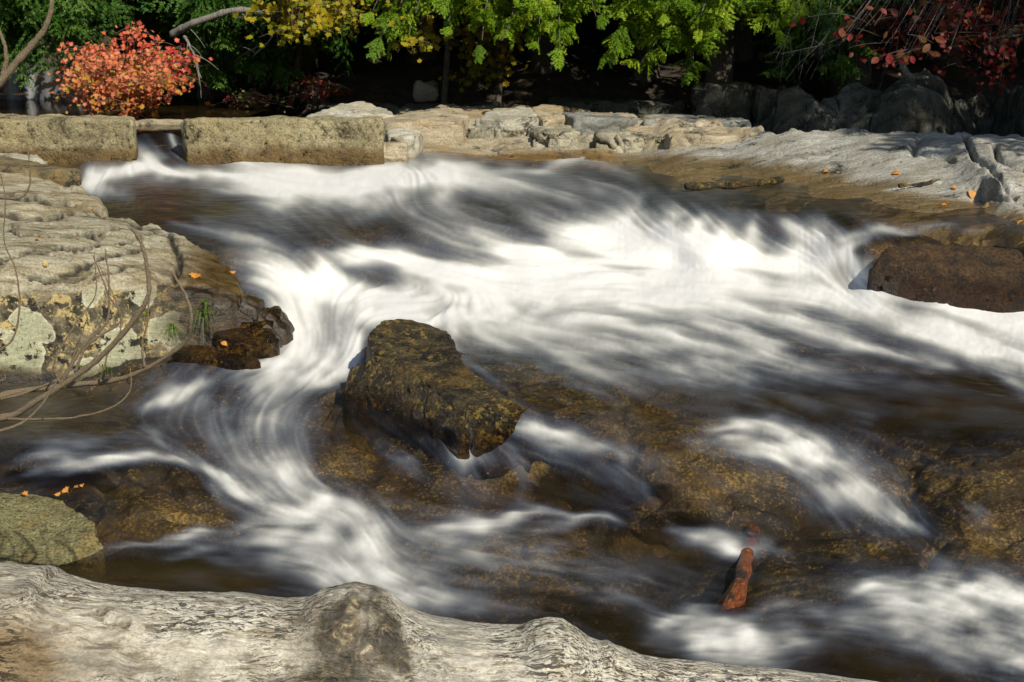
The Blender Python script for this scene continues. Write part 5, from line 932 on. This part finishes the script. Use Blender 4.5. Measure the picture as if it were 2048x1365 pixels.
lg = link('driftwood_log', mesh_np('driftwood_log', Vl.reshape(-1, 3), F[:, ::-1], M_LOG, {'burl': burla.ravel(), 'brown': np.clip(sstep(420, 60, us)[:, None] * (.15 + .9 * sstep(.3, .9, TH)) * (1 + .8 * fbm(pc * 4, 4, 9)) + .8 * sstep(1.0, 1.3, TH) * (.5 + fbm(pc * 3, 3, 19)), 0, 1).ravel()})); tag(lg, 'bleached driftwood log with a knotty burl lying across the foreground', 'log')
# red brown stick in the water
q = np.array([Q(1398,1352,-.10),Q(1425,1300,-.095),Q(1455,1240,-.08),Q(1472,1195,-.02),Q(1484,1150,.02),Q(1492,1115,-.01),Q(1502,1085,-.05),Q(1506,1058,.02)]).reshape(-1, 3); c_ = catmull(q, 70)
N = NT('wet_red_bark'); c = N.coord((14, 9, 14)); f = N.noise(c, 5, 8, .75, .6); fb = N.noise(N.coord(), 13, 6, .75)
M_ST = N.done(N.principled(N.mix(N.ramp(fb, [(.52, 0.), (.58, 1.)]), N.ramp(f, [(.35, (.07, .018, .008)), (.5, (.26, .07, .02)), (.68, (.48, .19, .06))]), (.05, .038, .026)), .4, N.bump(N.math('ADD', f, fb), 1., .03)))
c_[:, 2] += .0; V_, F_ = tube(c_, .044 * np.linspace(1, .62, 70) * (1 + .25 * vnoise(c_ * 9, 3)), 24, .2, 3)
st = link('broken_branch', mesh_np('broken_branch', V_, F_, M_ST)); tag(st, 'wet red brown broken branch sticking out of the water at the lower right', 'branch')
# crusty sticks lying on the slab
def lying_stick(pts, r0, label, seed):
    c_ = catmull(np.array([Q(u, v, z) for u, v, z in pts]).reshape(-1, 3), 50); V_, F_ = tube(c_, r0 * (1 + .35 * vnoise(c_ * 14, seed)), 10, .35, seed); o = link('stick', mesh_np('stick', V_, F_, M_BOULD)); tag(o, label, 'stick')
lying_stick([(1372,374,.935),(1430,371,.935),(1500,368,.945),(1565,360,.955)], .028, 'long dark mossy stick lying along the wet edge of the slab', 3)
lying_stick([(1798,372,1.0),(1840,369,1.005),(1878,361,1.02)], .014, 'short crusty pale brown stick on the dry part of the slab', 5)
# fallen leaves
M_FL = leaf_material('fallen_orange_leaf', [(0., (.55, .22, .03)), (.5, (.62, .30, .08)), (1., (.50, .36, .14))], .15)
def on_ground(u, v):
    dg = bpy.context.evaluated_depsgraph_get(); x, y, z = ray(u, v); h, loc, nr, _, ob, _ = SC.ray_cast(dg, Vector((0, 0, CH)), Vector((float(x), float(y), float(z))).normalized()); return (loc, nr) if h else (Vector(P(u, v, 8)), Vector((0, 0, 1)))
bpy.context.view_layer.update()
LEAVES = [(1790,349,.12,.3,'orange leaf lying in the sun on the pale slab'),(1652,346,.09,.1,'brown leaf at the left on the pale slab'),(1908,378,.07,.1,'small orange leaf beside the lumpy right end of the slab'),(1943,392,.13,.5,'large tan leaf folded on the right end of the slab'),(1972,416,.09,.9,'pale leaf near the wet part of the slab'),(1890,410,.08,.2,'rust leaf on the brown wet part of the slab'),(2042,447,.08,.3,'orange leaf at the right edge above the brown boulder'),
 (465,548,.05,.2,'bright orange leaf on the wet rock beside the left fall'),(390,556,.09,.1,'rust coloured leaf on the left ledge'),(75,482,.05,.2,'orange leaf in the crack of the left ledge'),(157,480,.04,.2,'small orange leaf at the end of the crack of the left ledge'),(92,530,.06,1.,'olive leaf on top of the left ledge'),(448,690,.06,.2,'orange leaf stuck on the shiny black block'),
 (150,982,.07,.3,'yellow leaf at the back of the yellow boulder'),(133,985,.05,.3,'small yellow leaf beside it at the back of the yellow boulder'),(165,975,.045,.3,'orange leaf furthest right behind the yellow boulder'),(117,993,.04,.3,'little yellow leaf on the rim of the yellow boulder'),(50,993,.05,.1,'orange leaf on the left rim of the yellow boulder'),(184,437-15,.05,.2,'orange leaf on the tip of the thin slab')]
for k, (u, v, s, rn, lab) in enumerate(LEAVES):
    loc, nr = on_ground(u, v); rr_ = np.random.RandomState(k + 50); z = unit((np.array(nr) + rr_.randn(3) * .22)[None])[0]; x = unit(np.cross(rr_.randn(3), z)[None])[0]; y = np.cross(z, x); v_, f_ = LT['maple' if k % 3 else 'oval']
    V_ = (v_ * np.array([1, .85, 3.2])) @ np.stack([x, y, z]) * s * .82; o = link('fallen_leaf', mesh_np('fallen_leaf', V_, f_, M_FL, {'rnd': np.full(len(v_), rn)}, smooth=False)); o.location = Vector(loc) + Vector(nr) * .012; tag(o, lab, 'leaf', 'fallen leaves')
# grass tufts on the ledge
M_GRASS = leaf_material('grass_blades', [(0., (.06, .14, .01)), (.7, (.16, .28, .02)), (1., (.40, .16, .04))], .3)
for k, (u, v, nb, L, lab) in enumerate([(405,640,16,.16,'drooping green grass tuft beside the wet blocks'),(345,665,14,.14,'green and red grass tuft under the lichen patch'),(215,750,18,.12,'grass tuft at the pool edge below the lichen face'),(165,745,9,.10,'thin grass sprig at the pool edge left of the larger tuft'),(410,618,10,.09,'small leafy green sprig on top of the wet corner'),(298,640,9,.12,'reddish dry grass sprig on the lichen face'),(232,610,8,.10,'dry tan grass blades in the crack of the lichen face')]):
    loc, nr = on_ground(u, v - 12); r = np.random.RandomState(k); parts = []
    for b_ in range(nb):
        a = r.randn(3) * np.array([.5, .25, .3]); a[1] -= .5; a[2] += .5; a = a / np.linalg.norm(a) * L * (.6 + .6 * r.rand()); s = np.linspace(0, 1, 7)[:, None]
        c_ = a * s + np.array([0, 0, -1.1 * L]) * s * s + r.randn(3) * .012; wv = np.cross(a, [0, 1, 0]); wv = wv / (np.linalg.norm(wv) + 1e-6) * .0035 * (1 - s * .85)
        V_ = np.concatenate([c_ - wv, c_ + wv]); F_ = np.array([(i, i + 1, i + 8, i + 7) for i in range(6)]); parts.append((V_, F_))
    V_, F_ = merge(parts); o = link('grass_tuft', mesh_np('grass_tuft', V_, F_, M_GRASS, {'rnd': np.repeat(np.random.RandomState(k).rand(nb) * (.7 if k < 5 else 1.) + (.3 if k > 4 else 0), 14).clip(0, 1)}, smooth=False)); o.location = loc; tag(o, lab, 'grass tuft', 'grass tufts on the left ledge')
print('script done')
